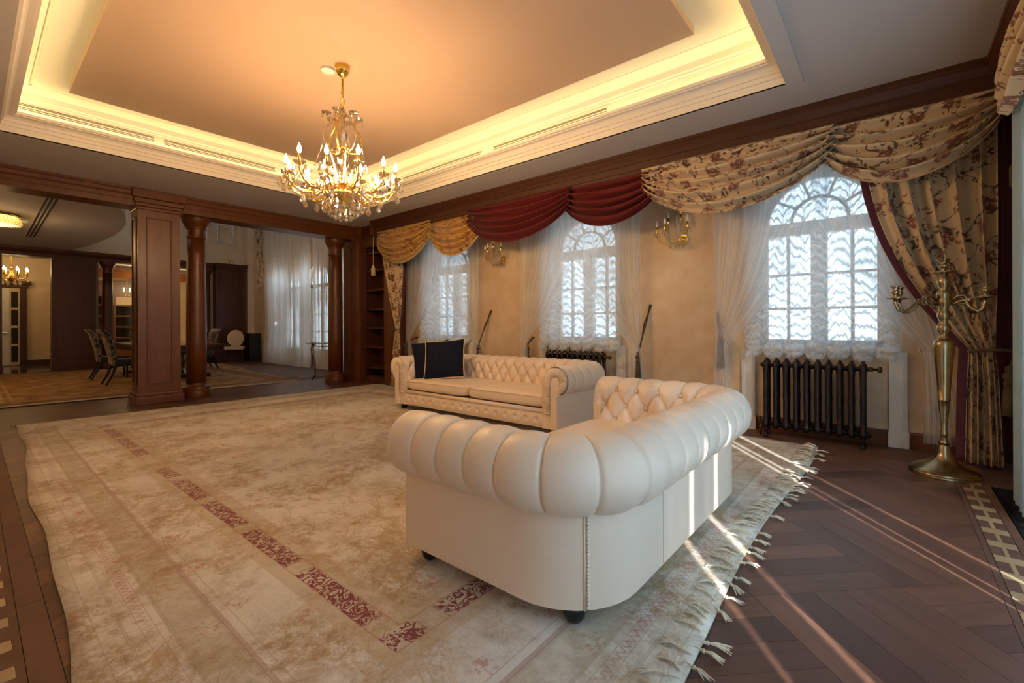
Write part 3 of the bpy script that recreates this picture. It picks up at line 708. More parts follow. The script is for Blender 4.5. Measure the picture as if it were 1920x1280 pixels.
# ------------------------------------------------------------------ chesterfield sofas
def make_sofa(name, label, L, D, loc, rz, ncush, pitch, nrail, seat_z=.43, zb=.088):
    t = thing(name, label, 'sofa', loc, rz, 'cream leather chesterfield sofas')
    Rc = .33; hx, hy = L / 2, D / 2
    segs = [('l', (-hx, -hy), (-hx, hy - Rc)), ('a', (-hx + Rc, hy - Rc), PI, PI / 2), ('l', (-hx + Rc, hy), (hx - Rc, hy)), ('a', (hx - Rc, hy - Rc), PI / 2, 0), ('l', (hx, hy - Rc), (hx, -hy))]
    lens = [math.dist(s[1], s[2]) if s[0] == 'l' else Rc * PI / 2 for s in segs]; TOT = sum(lens)
    def path(s):
        s = max(0, min(TOT - 1e-9, s))
        for sg, ln in zip(segs, lens):
            if s <= ln:
                f = s / ln
                if sg[0] == 'l':
                    (x0, y0), (x1, y1) = sg[1], sg[2]; dx, dy = (x1 - x0) / ln, (y1 - y0) / ln
                    return (lerp(x0, x1, f), lerp(y0, y1, f)), (-dy, dx)
                a = lerp(sg[2], sg[3], f); return (sg[1][0] + Rc * math.cos(a), sg[1][1] + Rc * math.sin(a)), (math.cos(a), math.sin(a))
            s -= ln
    # cross-section
    cn, cz, r = -.035, .585, .150
    sec = [(-.205, seat_z - .06), (-.20, seat_z + .02), (-.19, .52), (-.186, .56)] + arc(cn, cz, r, PI * 1.0, -PI * .53, 30) + [(-.03, .440)]
    cl = [0]
    for i in range(1, len(sec)): cl.append(cl[-1] + math.dist(sec[i], sec[i - 1]))
    T = cl[-1]
    def section(q):
        for i in range(1, len(sec)):
            if q <= cl[i] or i == len(sec) - 1:
                f = (q - cl[i - 1]) / max(1e-9, cl[i] - cl[i - 1]); a, b = sec[i - 1], sec[i]
                tx, tz = b[0] - a[0], b[1] - a[1]; ln = math.hypot(tx, tz); return lerp(a[0], b[0], f), lerp(a[1], b[1], f), -tz / ln, tx / ln
    N = round(TOT / pitch); P = TOT / N
    tA, tB, tC = .295, .165, .045
    def groove(s, q):
        m = (s / P) % 1.0
        if q >= tA: e = min(m, 1 - m) * P
        elif q >= tB:
            f = (tA - q) / (tA - tB) * .5; e = min(abs(m - f), abs(m - (1 - f)), abs(m + 1 - (1 - f)), abs(m - 1 - f)) * P * .8
        else:
            f = .5 - min(1, (tB - q) / (tB - tC)) * .5; e = min(abs(m - f), abs(m - 1 + f)) * P * .8
        bt = min(math.hypot(min(m, 1 - m) * P, q - tA), math.hypot(abs(m - .5) * P, q - tB), math.hypot(min(m, 1 - m) * P, q - tC))
        return e, bt
    def fn(u, v):
        s = u * TOT; q = v * T; (px, py), (nx, ny) = path(s); n_, z_, a, b = section(q)
        e, bt = groove(s, q)
        edge = sstep(0, .05, q) * sstep(0, .03, T - q) * sstep(0, .02, min(s, TOT - s))
        ins = 1 - sstep(tA - .02, tA + .05, q)
        d = (.014 + .006 * ins) * (1 - math.exp(-e / (.005 + .006 * ins))) + (.008 + .010 * ins) * (1 - math.exp(-(e / (.045 - .01 * ins)) ** 2)) - (.018 + .008 * ins) * math.exp(-(bt / .022) ** 2) - .018 - .006 * ins
        d = d * edge
        n_ += -a * -1 * d if False else a * d; z_ += b * d
        return (px + nx * n_, py + ny * n_, z_)
    MB().grid(fn, N * 30, 90).build('rolled_arms_and_back', 'leather_cream', t, True)
    # outer shell below the roll
    def off(o, k=9):
        pts = [path(0)]
        for i in range(k + 1): pts.append(path(lens[0] + lens[1] * i / k))
        for i in range(k + 1): pts.append(path(lens[0] + lens[1] + lens[2] + lens[3] * i / k))
        pts.append(path(TOT)); return [(p[0] + n[0] * o, p[1] + n[1] * o) for p, n in pts]
    outer, inner = off(0), off(-.17)
    sh = MB(); n = len(outer)
    sh.prism(outer + inner[::-1], zb, .47); sh.build('outer_shell', 'leather_cream', t, True, angle=40)
    for s_ in (lens[0] + lens[1] * .5, lens[0] + lens[1] * 1.5 + lens[2]):
        (px, py), (nx, ny) = path(s_); b = MB()
        b.tube([(px + nx * .002, py + ny * .002, zb), (px + nx * .002, py + ny * .002, .44)], .004, 6)
        for j in range(26): b.ball((px + nx * .004 - ny * .012, py + ny * .004 + nx * .012, zb + .012 + j * .0142), .0075, 6, 4)
        b.build('braid_trim', 'leather_cream', t, True)
    for fx in (-.2, .2) if L < 2.3 else (-.28, .28):
        MB().box(fx * L - .0015, fx * L + .0015, hy - .002, hy + .0012, zb, .45).build('seam', 'leather_seam', t)
    # buttons
    bt_me = MB().lathe([(1e-6, .006), (.006, .0052), (.010, .002), (.0115, -.002)], 10).mesh('button', 'leather_cream', True)
    for k in range(1, N):
        for q, sh_ in ((tA, 0), (tB, .5), (tC + .012, 0)):
            s_ = (k + sh_) * P
            if s_ > TOT - .02: continue
            (px, py), (nx, ny) = path(s_); n_, z_, a, b = section(q); n_ += a * -.020; z_ += b * -.020
            nrm = Vector((nx * a, ny * a, b)); o = put('button', bt_me, t, (px + nx * n_, py + ny * n_, z_)); o.rotation_euler = nrm.to_track_quat('Z', 'Y').to_euler()
    # seat deck, rail, cushions
    ix = hx - .17
    MB().box(-ix, ix, -hy + .03, hy - .16, zb + .02, .27).build('seat_deck', 'leather_cream', t)
    def rail(u, v):
        x = lerp(-ix - .02, ix + .02, u); z = lerp(zb, .245, v); k = abs(((u * nrail) % 1.0) - .5) * 2
        dd = .018 * math.sin(PI * v) - .030 * math.exp(-(((1 - k) * (2 * ix / nrail) / 2) ** 2 + (z - .17) ** 2) / .0005)
        return (x, -hy + .012 - dd, z)
    MB().grid(rail, nrail * 12, 14).build('front_rail', 'leather_cream', t, True)
    MB().tube([(-ix - .02, -hy + .018, .262), (ix + .02, -hy + .018, .262)], .026, 10).build('seat_roll', 'leather_cream', t, True)
    for k in range(nrail):
        o = put('button', bt_me, t, (lerp(-ix - .02, ix + .02, (k + .5) / nrail), -hy + .012, .17), (PI / 2, 0, 0))
    for k in range(ncush):
        x0 = -ix + .01 + k * (2 * ix - .02) / ncush; x1 = x0 + (2 * ix - .02) / ncush - .004; cx, w2 = (x0 + x1) / 2, (x1 - x0) / 2
        yc, d2 = ((-hy + .0) + (hy - .19)) / 2, ((hy - .19) - (-hy + .0)) / 2
        m = MB(); sq = lambda a: math.copysign(abs(a) ** .22, a)
        def cu(u, v):
            th = 2 * PI * u; ph = PI * (v - .5)
            X = sq(math.cos(th)) * sq(math.cos(ph)); Y = sq(math.sin(th)) * sq(math.cos(ph)); Zz = math.copysign(abs(math.sin(ph)) ** .55, ph)
            puff = .018 * math.cos(X * 1.4) * math.cos(Y * 1.4) if Zz > 0 else 0
            return (cx + w2 * X, yc + d2 * Y, (seat_z + .285) / 2 + (seat_z - .285) / 2 * Zz + puff)
        m.grid(cu, 64, 20).build('seat_cushion', 'leather_cream', t, True)
        ring = [(cx + w2 * 1.0 * sq(math.cos(a)), yc + d2 * 1.0 * sq(math.sin(a)), seat_z - .022) for a in [2 * PI * i / 64 for i in range(65)]]
        MB().tube(ring, .0045, 6, False).build('piping', 'leather_cream', t.children[-1], True)
    # scrolled, pleated arm fronts
    for s in (-1, 1):
        m = MB(); yf = -hy - .012
        X = lambda n_: s * (hx + n_)
        outl = [(X(-.205), zb), (X(-.20), .52)] + [(X(a), b) for a, b in arc(cn, cz, r - .012, PI, -PI * .5, 24)] + [(X(-.03), .44), (X(-.004), .44), (X(-.004), zb + .004)]
        if s < 0: outl = outl[::-1]
        m.ext(outl, -hy - .004, -hy + .05, 'y'); m.build('arm_front', 'leather_cream', t)
        pl = MB()
        for k in range(34):
            a = math.radians(196 - k * 8.6)
            p0 = (X(cn + .052 * math.cos(a)), yf - .002, cz - .015 + .052 * math.sin(a)); p1 = (X(cn + (r - .010) * math.cos(a)), yf + .002, cz + (r - .010) * math.sin(a))
            pl.tube([p0, ((p0[0] + p1[0]) / 2, yf - .010, (p0[2] + p1[2]) / 2), p1], [.0035, .0075, .0095], 6)
        for k in range(20):
            z_ = .56 - k * .0172
            if z_ > .25: pl.tube([(X(cn - .055), yf - .002, z_), (X(cn - .1), yf - .010, z_), (X(-.198), yf + .004, z_ + .002)], [.005, .0085, .007], 6)
        pl.build('pleated_facing', 'leather_cream', t, True)
        po = [(X(cn - .052), zb)] + [(X(a), b) for a, b in arc(cn, cz - .015, .052, PI, 0, 12)][0:] + [(X(cn + .052), .44), (X(-.006), .43), (X(-.006), zb)]
        if s < 0: po = po[::-1]
        bevel(MB().ext(po, yf - .014, yf + .02, 'y').build('arm_post', 'leather_cream', t), .008, 3)
    ft = MB().lathe([(1e-6, 0), (.028, .004), (.041, .022), (.045, .042), (.040, .068), (.032, .080), (.032, .10)], 20).mesh('foot', 'ball_black', True)
    for fx, fy in ((-hx + .075, -hy + .085), (hx - .075, -hy + .085), (-hx + .125, hy - .16), (hx - .125, hy - .16)):
        put('foot', ft, t, (fx, fy, .012))
    return t
make_sofa('chesterfield_sofa', 'shorter cream leather chesterfield in the foreground, seen from behind beside the carpet tassels', 2.02, 1.04, (-1.295, 2.385, 0), -PI / 2 - math.radians(.3), 2, .165, 12)
make_sofa('chesterfield_sofa', 'longer cream leather chesterfield by the windows holding two navy pillows', 2.72, .98, (-3.93, 4.31, 0), 0.0, 2, .165, 17)

# ------------------------------------------------------------------ pillows
def pillow(label, loc, rot, sz, piping=True):
    t = thing('pillow', label, 'pillow', loc, 0, 'navy velvet pillows'); t.rotation_euler = rot
    m = MB(); h = sz / 2
    def side(sg):
        def fn(u, v):
            a, b = 2 * u - 1, 2 * v - 1
            e = max(0, (1 - abs(a) ** 2.6)) * max(0, (1 - abs(b) ** 2.6)); th = .085 * e ** .55 + .004 * math.sin(9 * a + 4 * b) * e
            pinch = 1 - .06 * (abs(a) ** 2) * (1 - abs(b) ** 2) * 0 - .05 * (1 - abs(a) ** 3) * abs(b) ** 3
            pin2 = 1 - .05 * (1 - abs(b) ** 3) * abs(a) ** 3
            return (h * a * pin2, sg * th, h * b * pinch + h)
        return fn
    m.grid(side(-1), 28, 28); k = len(m.f); m.grid(side(1), 28, 28); m.f = m.f[:k] + [f[::-1] for f in m.f[k:]]
    m.build('cover', 'velvet_navy', t, True)
    if piping:
        f = side(0); ring = [f(i / 20, 0) for i in range(20)] + [f(1, i / 20) for i in range(20)] + [f(1 - i / 20, 1) for i in range(20)] + [f(0, 1 - i / 20) for i in range(21)]
        MB().tube([(p[0] * 1.005, p[1], p[2]) for p in ring], .007, 6, False).build('piping', 'piping_cream', t, True)
    return t
YAW = math.radians(39.79)
pillow('front navy velvet pillow with cream piping on the far sofa', (-4.60, 4.09, .445), (math.radians(-24), math.radians(-5), YAW - .12), .56)
pillow('navy velvet pillow tucked behind the piped pillow on the far sofa', (-4.88, 4.17, .445), (math.radians(-22), math.radians(-6), YAW + .25), .53, False)
# ------------------------------------------------------------------ curtains
def fold_blind(t, s, tr):
    u, v = s[0], s[1]
    p = t.math('FRACT', u)
    sag = t.math('MULTIPLY', t.math('MULTIPLY', p, t.math('SUBTRACT', 1.0, p)), 2.2)
    nz = t.noise(t.comb(u, v), 3.0, 3, .6)
    ph = t.math('ADD', t.math('ADD', t.math('MULTIPLY', v, 62.0), t.math('MULTIPLY', sag, 13.0)), t.math('MULTIPLY', nz, 14.0))
    wv = t.ramp(t.math('ADD', t.math('MULTIPLY', t.math('SINE', ph), .5), .5), [(.5, 0), (.95, 1)])
    ph2 = t.math('ADD', t.math('MULTIPLY', v, 118.0), t.math('MULTIPLY', sag, 24.0))
    w2 = t.ramp(t.math('ADD', t.math('MULTIPLY', t.math('SINE', t.math('ADD', ph2, t.math('MULTIPLY', nz, 20.0))), .5), .5), [(.6, 0), (1, .5)])
    edge = t.ramp(t.math('MINIMUM', p, t.math('SUBTRACT', 1.0, p)), [(.02, 1), (.05, 0)])
    lad = t.math('GREATER_THAN', t.math('SINE', t.math('MULTIPLY', v, 420.0)), -.1)
    dens = t.math('MAXIMUM', t.math('MAXIMUM', wv, w2), t.math('MULTIPLY', edge, lad))
    return t.math('MULTIPLY', t.math('SUBTRACT', 1.0, t.math('MULTIPLY', dens, .85)), tr, clamp=True)
sheer('voile_blind', (.88, .95, 1.0), .46, fold_blind, .62)
sheer('voile_blind_full', (.88, .94, .98), .26, fold_blind, .62)
def fold_sheer(t, s, tr):
    w = t.ramp(t.noise(t.comb(t.math('MULTIPLY', s[0], 16.0), t.math('MULTIPLY', s[1], .35)), 1.0, 3, .6), [(.35, .68), (.65, 1)])
    return t.math('MULTIPLY', w, tr)
sheer('voile', (.84, .92, 1.0), .72, fold_sheer, .45)
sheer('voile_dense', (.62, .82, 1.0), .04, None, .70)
sheer('voile_dining', (.95, .93, .90), .42, fold_sheer, .5)

def swag(name, label, xa, xb, mat, y0=5.10, zt=2.97, drop=.66, spread=.24, nf=5.5, seed=0, group='swags under the long pelmet', trim=None, axis='x', nfold=None):
    rr = random.Random(seed); ph = [rr.uniform(0, 6.28) for _ in range(4)]; W = abs(xb - xa)
    def fn(u, v):
        s = max(0, 4 * u * (1 - u)); sg = s ** .8
        vv = v + .012 * math.sin(6.28 * v * 2 + ph[0]) * s
        z = zt - vv * (drop * sg + spread * (1 - sg) * .95)
        fold = math.sin(2 * PI * nf * (v ** 1.15) + ph[1] * .2 + .8 * math.sin(PI * u + ph[2]))
        env = sstep(.0, .12, v) * (.25 + .75 * s ** .5) * (1 - .75 * sstep(.93, 1, v))
        y = y0 - .035 - .075 * s * math.sin(PI * min(1, v * .75)) - .058 * env * (fold + .25 * math.sin(4 * PI * nf * (v ** 1.15))) - .02 * (1 - s) * math.sin(2 * PI * nf * v)
        x = lerp(xa, xb, u) + .012 * fold * (1 - s)
        return (x, y, z) if axis == 'x' else (y, x, z)
    m = MB().grid(fn, 56, 90, lambda u, v: (u * W * 1.12 + seed * .37, v * (drop + .55) + seed * .61))
    o = m.build(name, mat, None, True); solid(o, .004)
    tag(o, label, 'swag', group)
    if trim:
        pth = [fn(i / 56, 1) for i in range(57)]; MB().tube([(p[0], p[1] - .003, p[2] - .004) for p in pth], .007, 6).build('hem_braid', trim, o, True)
    return o
swag('curtain_swag', 'gold floral swag at the far left end of the pelmet', -7.58, -6.02, 'floral_gold', 5.10, seed=1, trim='cord_pale')
swag('curtain_swag', 'gold floral swag beside the burgundy swags', -6.12, -4.84, 'floral_gold', 5.17, seed=2, trim='cord_pale')
swag('curtain_swag', 'left burgundy velvet swag, over the near side of the gold swag', -5.10, -3.20, 'velvet_burgundy', 5.07, drop=.60, seed=3, nf=5)
swag('curtain_swag', 'right burgundy velvet swag above the middle window', -3.34, -1.98, 'velvet_burgundy', 5.12, drop=.58, seed=4, nf=5)
swag('curtain_swag', 'cream floral swag left of the right window arch', -2.22, -.38, 'floral_cream', 5.07, drop=.66, seed=5, nf=5)
swag('curtain_swag', 'cream floral swag in the corner above the candelabra', -.52, .66, 'floral_cream', 5.12, drop=.62, seed=6, nf=5)
swag('curtain_swag', 'cream floral swag cut by the right edge of the photo', 4.55, 3.3, 'floral_cream', .66, drop=.55, seed=7, nf=4.5, axis='y', group='swags under the right pelmet')

def drape(name, label, cat, mat, top, tie, bot, y, ztop, ztie, zbot=.02, nf=7, amp=.045, seed=0, pw=1.8, edge=None, group=None, axis='x', yt=None, nu=110, nv=70, thick=.003, pl=None, pr=None, uvk=1.5):
    "gathered panel: (left,right) at top, tie and bottom"
    rr = random.Random(seed); fr_ = [(rr.uniform(.8, 1.25), rr.uniform(0, 6.28)) for _ in range(3)]
    W = (top[1] - top[0]); pl = pl or pw; pr = pr or pw; yt = y if yt is None else yt
    def fn(u, v):
        z = lerp(ztop, zbot, v); f = (ztop - z) / (ztop - ztie)
        if f <= 1:
            l = lerp(top[0], tie[0], f ** pl); r = lerp(top[1], tie[1], f ** pr); ga = abs(r - l) / abs(W); yy = lerp(y, yt, f ** 2)
        else:
            g = (z - ztie) / (zbot - ztie); g2 = g ** .7; l = lerp(tie[0], bot[0], g2); r = lerp(tie[1], bot[1], g2); ga = abs(r - l) / abs(W); yy = yt
        a = amp * (.35 + .65 * min(1, ga * 1.3)) * (1 if f < .85 or f > 1.1 else .6)
        q = math.sin(2 * PI * nf * u * fr_[0][0] + fr_[0][1]) + .45 * math.sin(2 * PI * nf * 1.7 * u + fr_[1][1] + 1.5 * v) + .3 * math.sin(2 * PI * nf * .55 * u + fr_[2][1])
        x = lerp(l, r, u) + .18 * a * math.sin(2 * PI * nf * u * fr_[0][0] + fr_[0][1] + 1.2)
        Y = yy - a * q * .6
        return (x, Y, z) if axis == 'x' else (Y, x, z)
    o = MB().grid(fn, nu, nv, lambda u, v: (u * abs(W) * uvk + seed * .31, v * (ztop - zbot) + seed * .17)).build(name, mat, None, True)
    if thick: solid(o, thick)
    tag(o, label, cat, group)
    if edge:
        sgn = 1 if edge[0] == 'r' else -1
        def fe(u, v):
            p = fn(1 if sgn > 0 else 0, v); e = sgn * edge[2] * (u) - sgn * .012
            return (p[0] + e, p[1] + .012, p[2]) if axis == 'x' else (p[0] + .012, p[1] + e, p[2])
        solid(MB().grid(fe, 3, nv).build('lining_band', edge[1], o, True), .003)
    return o
drape('side_curtain', 'gold-lit cream floral curtain tied back beside the bookcase', 'curtain', 'floral_cream', (-7.66, -6.98), (-7.20, -7.08), (-7.38, -7.06), 5.19, 2.90, 1.10, nf=6, amp=.045, seed=11, pl=1.5, pr=2.2, edge=('r', 'lining_burgundy', .07))
drape('side_curtain', 'large cream floral curtain with burgundy edge, tied back behind the candelabra', 'curtain', 'floral_cream', (-.16, .66), (.50, .64), (.48, .68), 5.30, 2.85, .95, nf=5.2, amp=.095, seed=12, pl=2.0, pr=2.6, edge=('l', 'lining_burgundy', .07), yt=5.22, nu=150)
drape('side_curtain', 'dark burgundy lining hanging in the right corner behind the floral curtains', 'curtain', 'lining_burgundy', (.60, .97), (.62, .97), (.62, .97), 5.38, 2.95, .95, nf=3, amp=.03, seed=14)
drape('side_curtain', 'cream floral curtain in the dark right corner', 'curtain', 'floral_cream', (4.35, 5.02), (4.80, 5.0), (4.75, 5.02), .78, 2.85, .95, nf=5, amp=.05, seed=13, axis='y')
for i, c in enumerate(WC):
    nm = ('left', 'middle', 'right')[i]
    drape('sheer_curtain', 'left-hand white sheer swept aside at the %s window' % nm, 'sheer curtain', 'voile', (c - .95, c + .18), (c - .93, c - .80), (c - .95, c - .74), 5.36, 2.92, .93, zbot=.10 if i else .3, nf=7, amp=.024, seed=20 + i, pl=1, pr=2.0, group='white sheer curtains', thick=0, nu=170)
    drape('sheer_curtain', 'right-hand white sheer swept aside at the %s window' % nm, 'sheer curtain', 'voile', (c - .05, c + .98), (c + .80, c + .95), (c + .80, c + 1.06), 5.40, 2.92, .93, zbot=.10, nf=7, amp=.024, seed=30 + i, pl=2.2, pr=1, group='white sheer curtains', thick=0, nu=170)
    def bl(u, v, c=c, i=i):
        n = 7; p = (u * n) % 1.0 if 0 < u < 1 else 0
        s4 = 4 * p * (1 - p); zb = .90 - .075 * math.sqrt(max(0, s4)) - .012 * math.sin(u * 23 + i)
        z = lerp(2.80, zb, v); lo = .35 + .65 * v
        y = 5.50 - .045 * math.sqrt(max(0, s4)) * lo - .016 * lo * math.sin(z * 62 + .55 * s4 * 6.5 + 2 * math.sin(u * 11 + i * 2)) - .010 * math.sin(z * 23 + u * 9 + i)
        if v > .93: y -= .05 * (v - .93) / .07 * math.sqrt(max(0, s4))
        return (c - .66 + 1.32 * u, y, z)
    o = MB().grid(bl, 98, 150, lambda u, v: (u * 7, v * 1.95)).build('ruched_blind', 'voile_blind' if i == 2 else 'voile_blind_full', None, True)
    tag(o, 'white ruched Austrian blind with scalloped hem in the %s window' % nm, 'blind', 'ruched blinds')
    frl = MB()
    def hem(u, v, c=c, i=i):
        p = bl(u, 1); w = math.sin(u * 150) * .010 * v
        return (p[0], p[1] - .012 + w - .01 * v, p[2] + .03 - .055 * v)
    MB().grid(hem, 200, 4, lambda u, v: (u * 7, v * .06)).build('frilled_hem', 'voile_blind', o, True)
# right-hand wall: dense sheer hung in separate lengths
cuts = [(-.55, .584), (.620, .994), (1.038, 2.408), (2.434, 2.512), (2.538, 2.772), (2.812, 3.5), (3.502, 4.29)]
for k, (a, b) in enumerate(cuts):
    n = max(2, round((b - a) / .12))
    o = MB().grid(lambda u, v: (.615 + (.018 * math.sin(2 * PI * n * u) + .008 * math.sin(2 * PI * n * 2.3 * u + 1)) * min(1, u * 14, (1 - u) * 14), lerp(a - .03 * sstep(1.5, 1.72, lerp(2.93, .03, v)) * (k > 0), b + .03 * sstep(1.5, 1.72, lerp(2.93, .03, v)) * (k < 6), u), lerp(2.93, .03, v)), max(24, n * 12), 24).build('sheer_curtain', 'voile_dense', None, True)
    tag(o, 'pale blue-lit sheer length at the right edge of the photo' if k == 6 else 'pale sheer length %s along the right-hand glazed doors' % ('first from the corner behind the edge one', 'second', 'third', 'fourth', 'fifth', 'sixth')[5 - k], 'sheer curtain', 'sheers on the right wall')
# dining room sheers and curtain
drape('dining_sheer', 'tall white sheer in front of the arched garden doors, left of the right column', 'sheer curtain', 'voile_dining', (-15.3, -12.3), (-15.2, -12.2), (-15.4, -12.25), 6.05, 5.2, 1.0, nf=26, amp=.05, seed=41, thick=0, nu=300, nv=20, pl=1, pr=1)
drape('dining_sheer', 'tall white sheer partly hidden by the right round column', 'sheer curtain', 'voile_dining', (-12.15, -9.2), (-12.1, -9.2), (-12.1, -9.2), 6.05, 5.2, 1.0, nf=26, amp=.05, seed=42, thick=0, nu=300, nv=20, pl=1, pr=1)
def jabot(u, v):
    z = lerp(5.0, 2.35, v); return (-15.62 + .30 * u + .05 * math.sin(6 * PI * u) + .06 * math.sin(v * 17), 6.02 - .06 * math.sin(8 * PI * u + 2) - .06 * (1 - v), z + .5 * u * v)
o = MB().grid(jabot, 40, 40, lambda u, v: (u * .6, v * 2.6)).build('side_curtain', 'floral_cream', None, True); solid(o, .004); tag(o, 'narrow cream floral curtain tail left of the dining room sheer', 'curtain')

# ------------------------------------------------------------------ tiebacks, cords, tassels
def tieback(label, hook, knot, n=0):
    t = thing('curtain_tieback', label, 'tieback', knot, 0, 'corded curtain tiebacks')
    h = Vector(hook) - Vector(knot)
    MB().tube([h, h * .66 + Vector((.012, 0, 0)), h * .3 + Vector((.006, -.01, 0)), (0, 0, 0)], .010, 8).build('cord', 'cord_olive', t, True)
    MB().tube([h + Vector((.02, .01, -.01)), h * .62 + Vector((-.014, 0, 0)), h * .28, (0, 0, .0)], .009, 8).build('cord', 'cord_olive', t, True)
    MB().lathe([(.004, .03), (.018, .02), (.026, 0), (.020, -.02), (.030, -.03), (.038, -.055), (.036, -.075), (.024, -.085), (.030, -.095), (.034, -.11), (.030, -.13)], 14).build('tassel_head', 'cord_olive', t, True)
    MB().lathe([(.030, -.13), (.036, -.2), (.041, -.30), (.043, -.36), (.02, -.365)], 14).build('tassel_skirt', 'cord_olive', t, True)
    return t
tieback('olive corded tieback with tassel right of the middle window', (-2.36, 5.595, 1.42), (-2.44, 5.42, .80))
tieback('olive corded tieback with tassel right of the left window', (-5.12, 5.595, 1.42), (-5.24, 5.42, .83))
tieback('olive tieback tassel left of the middle window', (-4.24, 5.595, .98), (-4.24, 5.45, .86))
tieback('olive tieback tassel beside the bookcase curtain', (-7.05, 5.595, .95), (-7.04, 5.30, .84))
tieback('thin olive cord left of the right window', (-1.55, 5.595, 1.30), (-1.48, 5.50, 1.02))
t = tieback('olive corded tieback gathering the large floral curtain in the corner', (.86, 5.30, 1.25), (.71, 5.16, .80))
MB().tube([(-.22 + .30 * i / 14, .05 - .14 * math.sin(PI * i / 14), .13 + .02 * math.sin(PI * i / 14)) for i in range(15)], .012, 8).build('cord_loop', 'cord_olive', t, True)
t = thing('curtain_tieback', 'olive cord loop holding the gold-lit curtain beside the bookcase', 'tieback', (-7.14, 5.16, 1.10), 0, 'corded curtain tiebacks'); MB().tube([(.075 * math.cos(a), .045 * math.sin(a), .01 * math.sin(a)) for a in [2 * PI * i / 20 for i in range(21)]], .009, 8).build('cord', 'cord_olive', t, True)
for label, x, y, z, mt in (('pale hanging tassel in front of the bookcase', -7.79, 5.1, 2.31, 'cord_pale'), ('dark olive tassel hanging in the right corner', .735, 5.0, 2.34, 'cord_olive')):
    t = thing('hanging_tassel', label, 'tassel', (x, y, z)); MB().tube([(.03, .0, .64), (.0, 0, .5), (0, 0, .0)], .006, 6).build('cord', mt, t)
    MB().lathe([(.004, .05), (.022, .035), (.027, .015), (.02, 0), (.04, -.01), (.045, -.03), (.043, -.16), (.01, -.165)], 14).build('tassel', mt, t, True)
for label, x, y, z0, z1 in (('white blind cord loop right of the middle window', -2.42, 5.47, 2.3, .86), ('white blind cord loop behind the candelabra', .26, 5.56, 1.35, .88), ('white blind cord right of the left window', -5.32, 5.46, 2.2, .93)):
    t = thing('blind_cord', label, 'cord', (x, y, 0), 0, 'blind cords')
    MB().tube([(0, 0, z0), (0, 0, z1 + .03), (-.012, 0, z1 + .008), (-.03, 0, z1), (-.05, 0, z1 + .012), (-.058, 0, z1 + .04), (-.058, 0, z0)], .004, 6).build('cord', 'plastic_white', t, True)
    MB().lathe([(.003, .03), (.009, .02), (.011, 0), (.008, -.03), (.002, -.035)], 10, (0, 0, lerp(z0, z1, .62))).build('pull', 'plastic_white', t, True)
# ------------------------------------------------------------------ crystal chandelier
def drop_mesh(name, L=.075, r=.019):
    return MB().lathe([(1e-6, 0), (r * .35, -L * .18), (r, -L * .66), (r * .72, -L * .86), (1e-6, -L)], 6).mesh(name, 'crystal')
DROP = drop_mesh('crystal_drop', .10, .025); DROP_S = drop_mesh('crystal_drop', .05, .012)
BEAD = None
CANDLE = MB().lathe([(.010, 0), (.0115, .002), (.0115, .085), (.009, .09)], 12).mesh('candle_sleeve', 'gold_polished', True)
FLAME = [(1e-6, 0), (.010, .004), (.0165, .022), (.017, .034), (.013, .052), (.006, .072), (1e-6, .088)]
BULB = MB().lathe(FLAME, 7).mesh('bulb', 'bulb_lit', True); BULB_OFF = MB().lathe(FLAME, 12).mesh('bulb', 'bulb_off', True); BULB_HALL = MB().lathe(FLAME, 12).mesh('bulb', 'bulb_hall', True)
CUP = MB().lathe([(.006, -.012), (.02, -.006), (.045, .008), (.052, .02), (.048, .021), (.018, .004), (.012, .004)], 12).mesh('drip_cup', 'crystal')
def beads(path, r=.007, step=.017):
    m = MB(); path = [Vector(p) for p in path]; acc = 0
    for a, b in zip(path, path[1:]):
        L = (b - a).length
        while acc < L: m.ball(a.lerp(b, acc / L), r, 5, 4); acc += step
        acc -= L
    return m
def catenary(a, b, sag, n=14):
    a, b = Vector(a), Vector(b); return [a.lerp(b, i / n) - Vector((0, 0, sag * 4 * (i / n) * (1 - i / n))) for i in range(n + 1)]
CX_, CY_ = -3.948, 2.263
ch = thing('crystal_chandelier', 'lit gilt and crystal chandelier hanging from the tan ceiling panel', 'chandelier', (CX_, CY_, 0))
MB().lathe([(.062, 3.60), (.064, 3.595), (.062, 3.545), (.056, 3.538), (.040, 3.512), (.022, 3.50), (.010, 3.49), (.010, 3.475)], 24).build('canopy', 'gold_polished', ch, True, angle=40)
MB().lathe([(.010, 3.48), (.010, 3.36), (.015, 3.355), (.018, 3.345), (.015, 3.335), (.009, 3.33), (.009, 3.28)], 12).build('rod', 'gold_polished', ch, True)
MB().tube([(.033 * math.cos(a), 0, 3.25 + .036 * math.sin(a)) for a in [2 * PI * i / 24 for i in range(25)]], .006, 8, False).build('ring', 'gold_polished', ch, True)
MB().lathe([(.006, 3.22), (.02, 3.20), (.03, 3.17), (.05, 3.14), (.03, 3.12), (.018, 3.10), (.018, 3.02), (.04, 2.99), (.05, 2.95), (.035, 2.91), (.02, 2.88), (.02, 2.78), (.045, 2.74), (.055, 2.70), (.04, 2.64), (.02, 2.60), (.02, 2.5)], 10).build('stem', 'crystal', ch)
MB().lathe([(.008, 3.2), (.008, 2.3)], 8).build('core_rod', 'gold_polished', ch)
MB().lathe([(.012, 2.84), (.07, 2.825), (.075, 2.81), (.02, 2.80)], 20).build('collar', 'gold_polished', ch, True)
MB().lathe([(.02, 2.50), (.05, 2.48), (.085, 2.43), (.09, 2.38), (.06, 2.33), (.03, 2.31), (.01, 2.30)], 20).build('hub', 'gold_polished', ch, True)
MB().lathe([(.10, 2.36), (.14, 2.35), (.17, 2.37), (.168, 2.375), (.14, 2.358), (.1, 2.364)], 24).build('crystal_dish', 'crystal', ch)
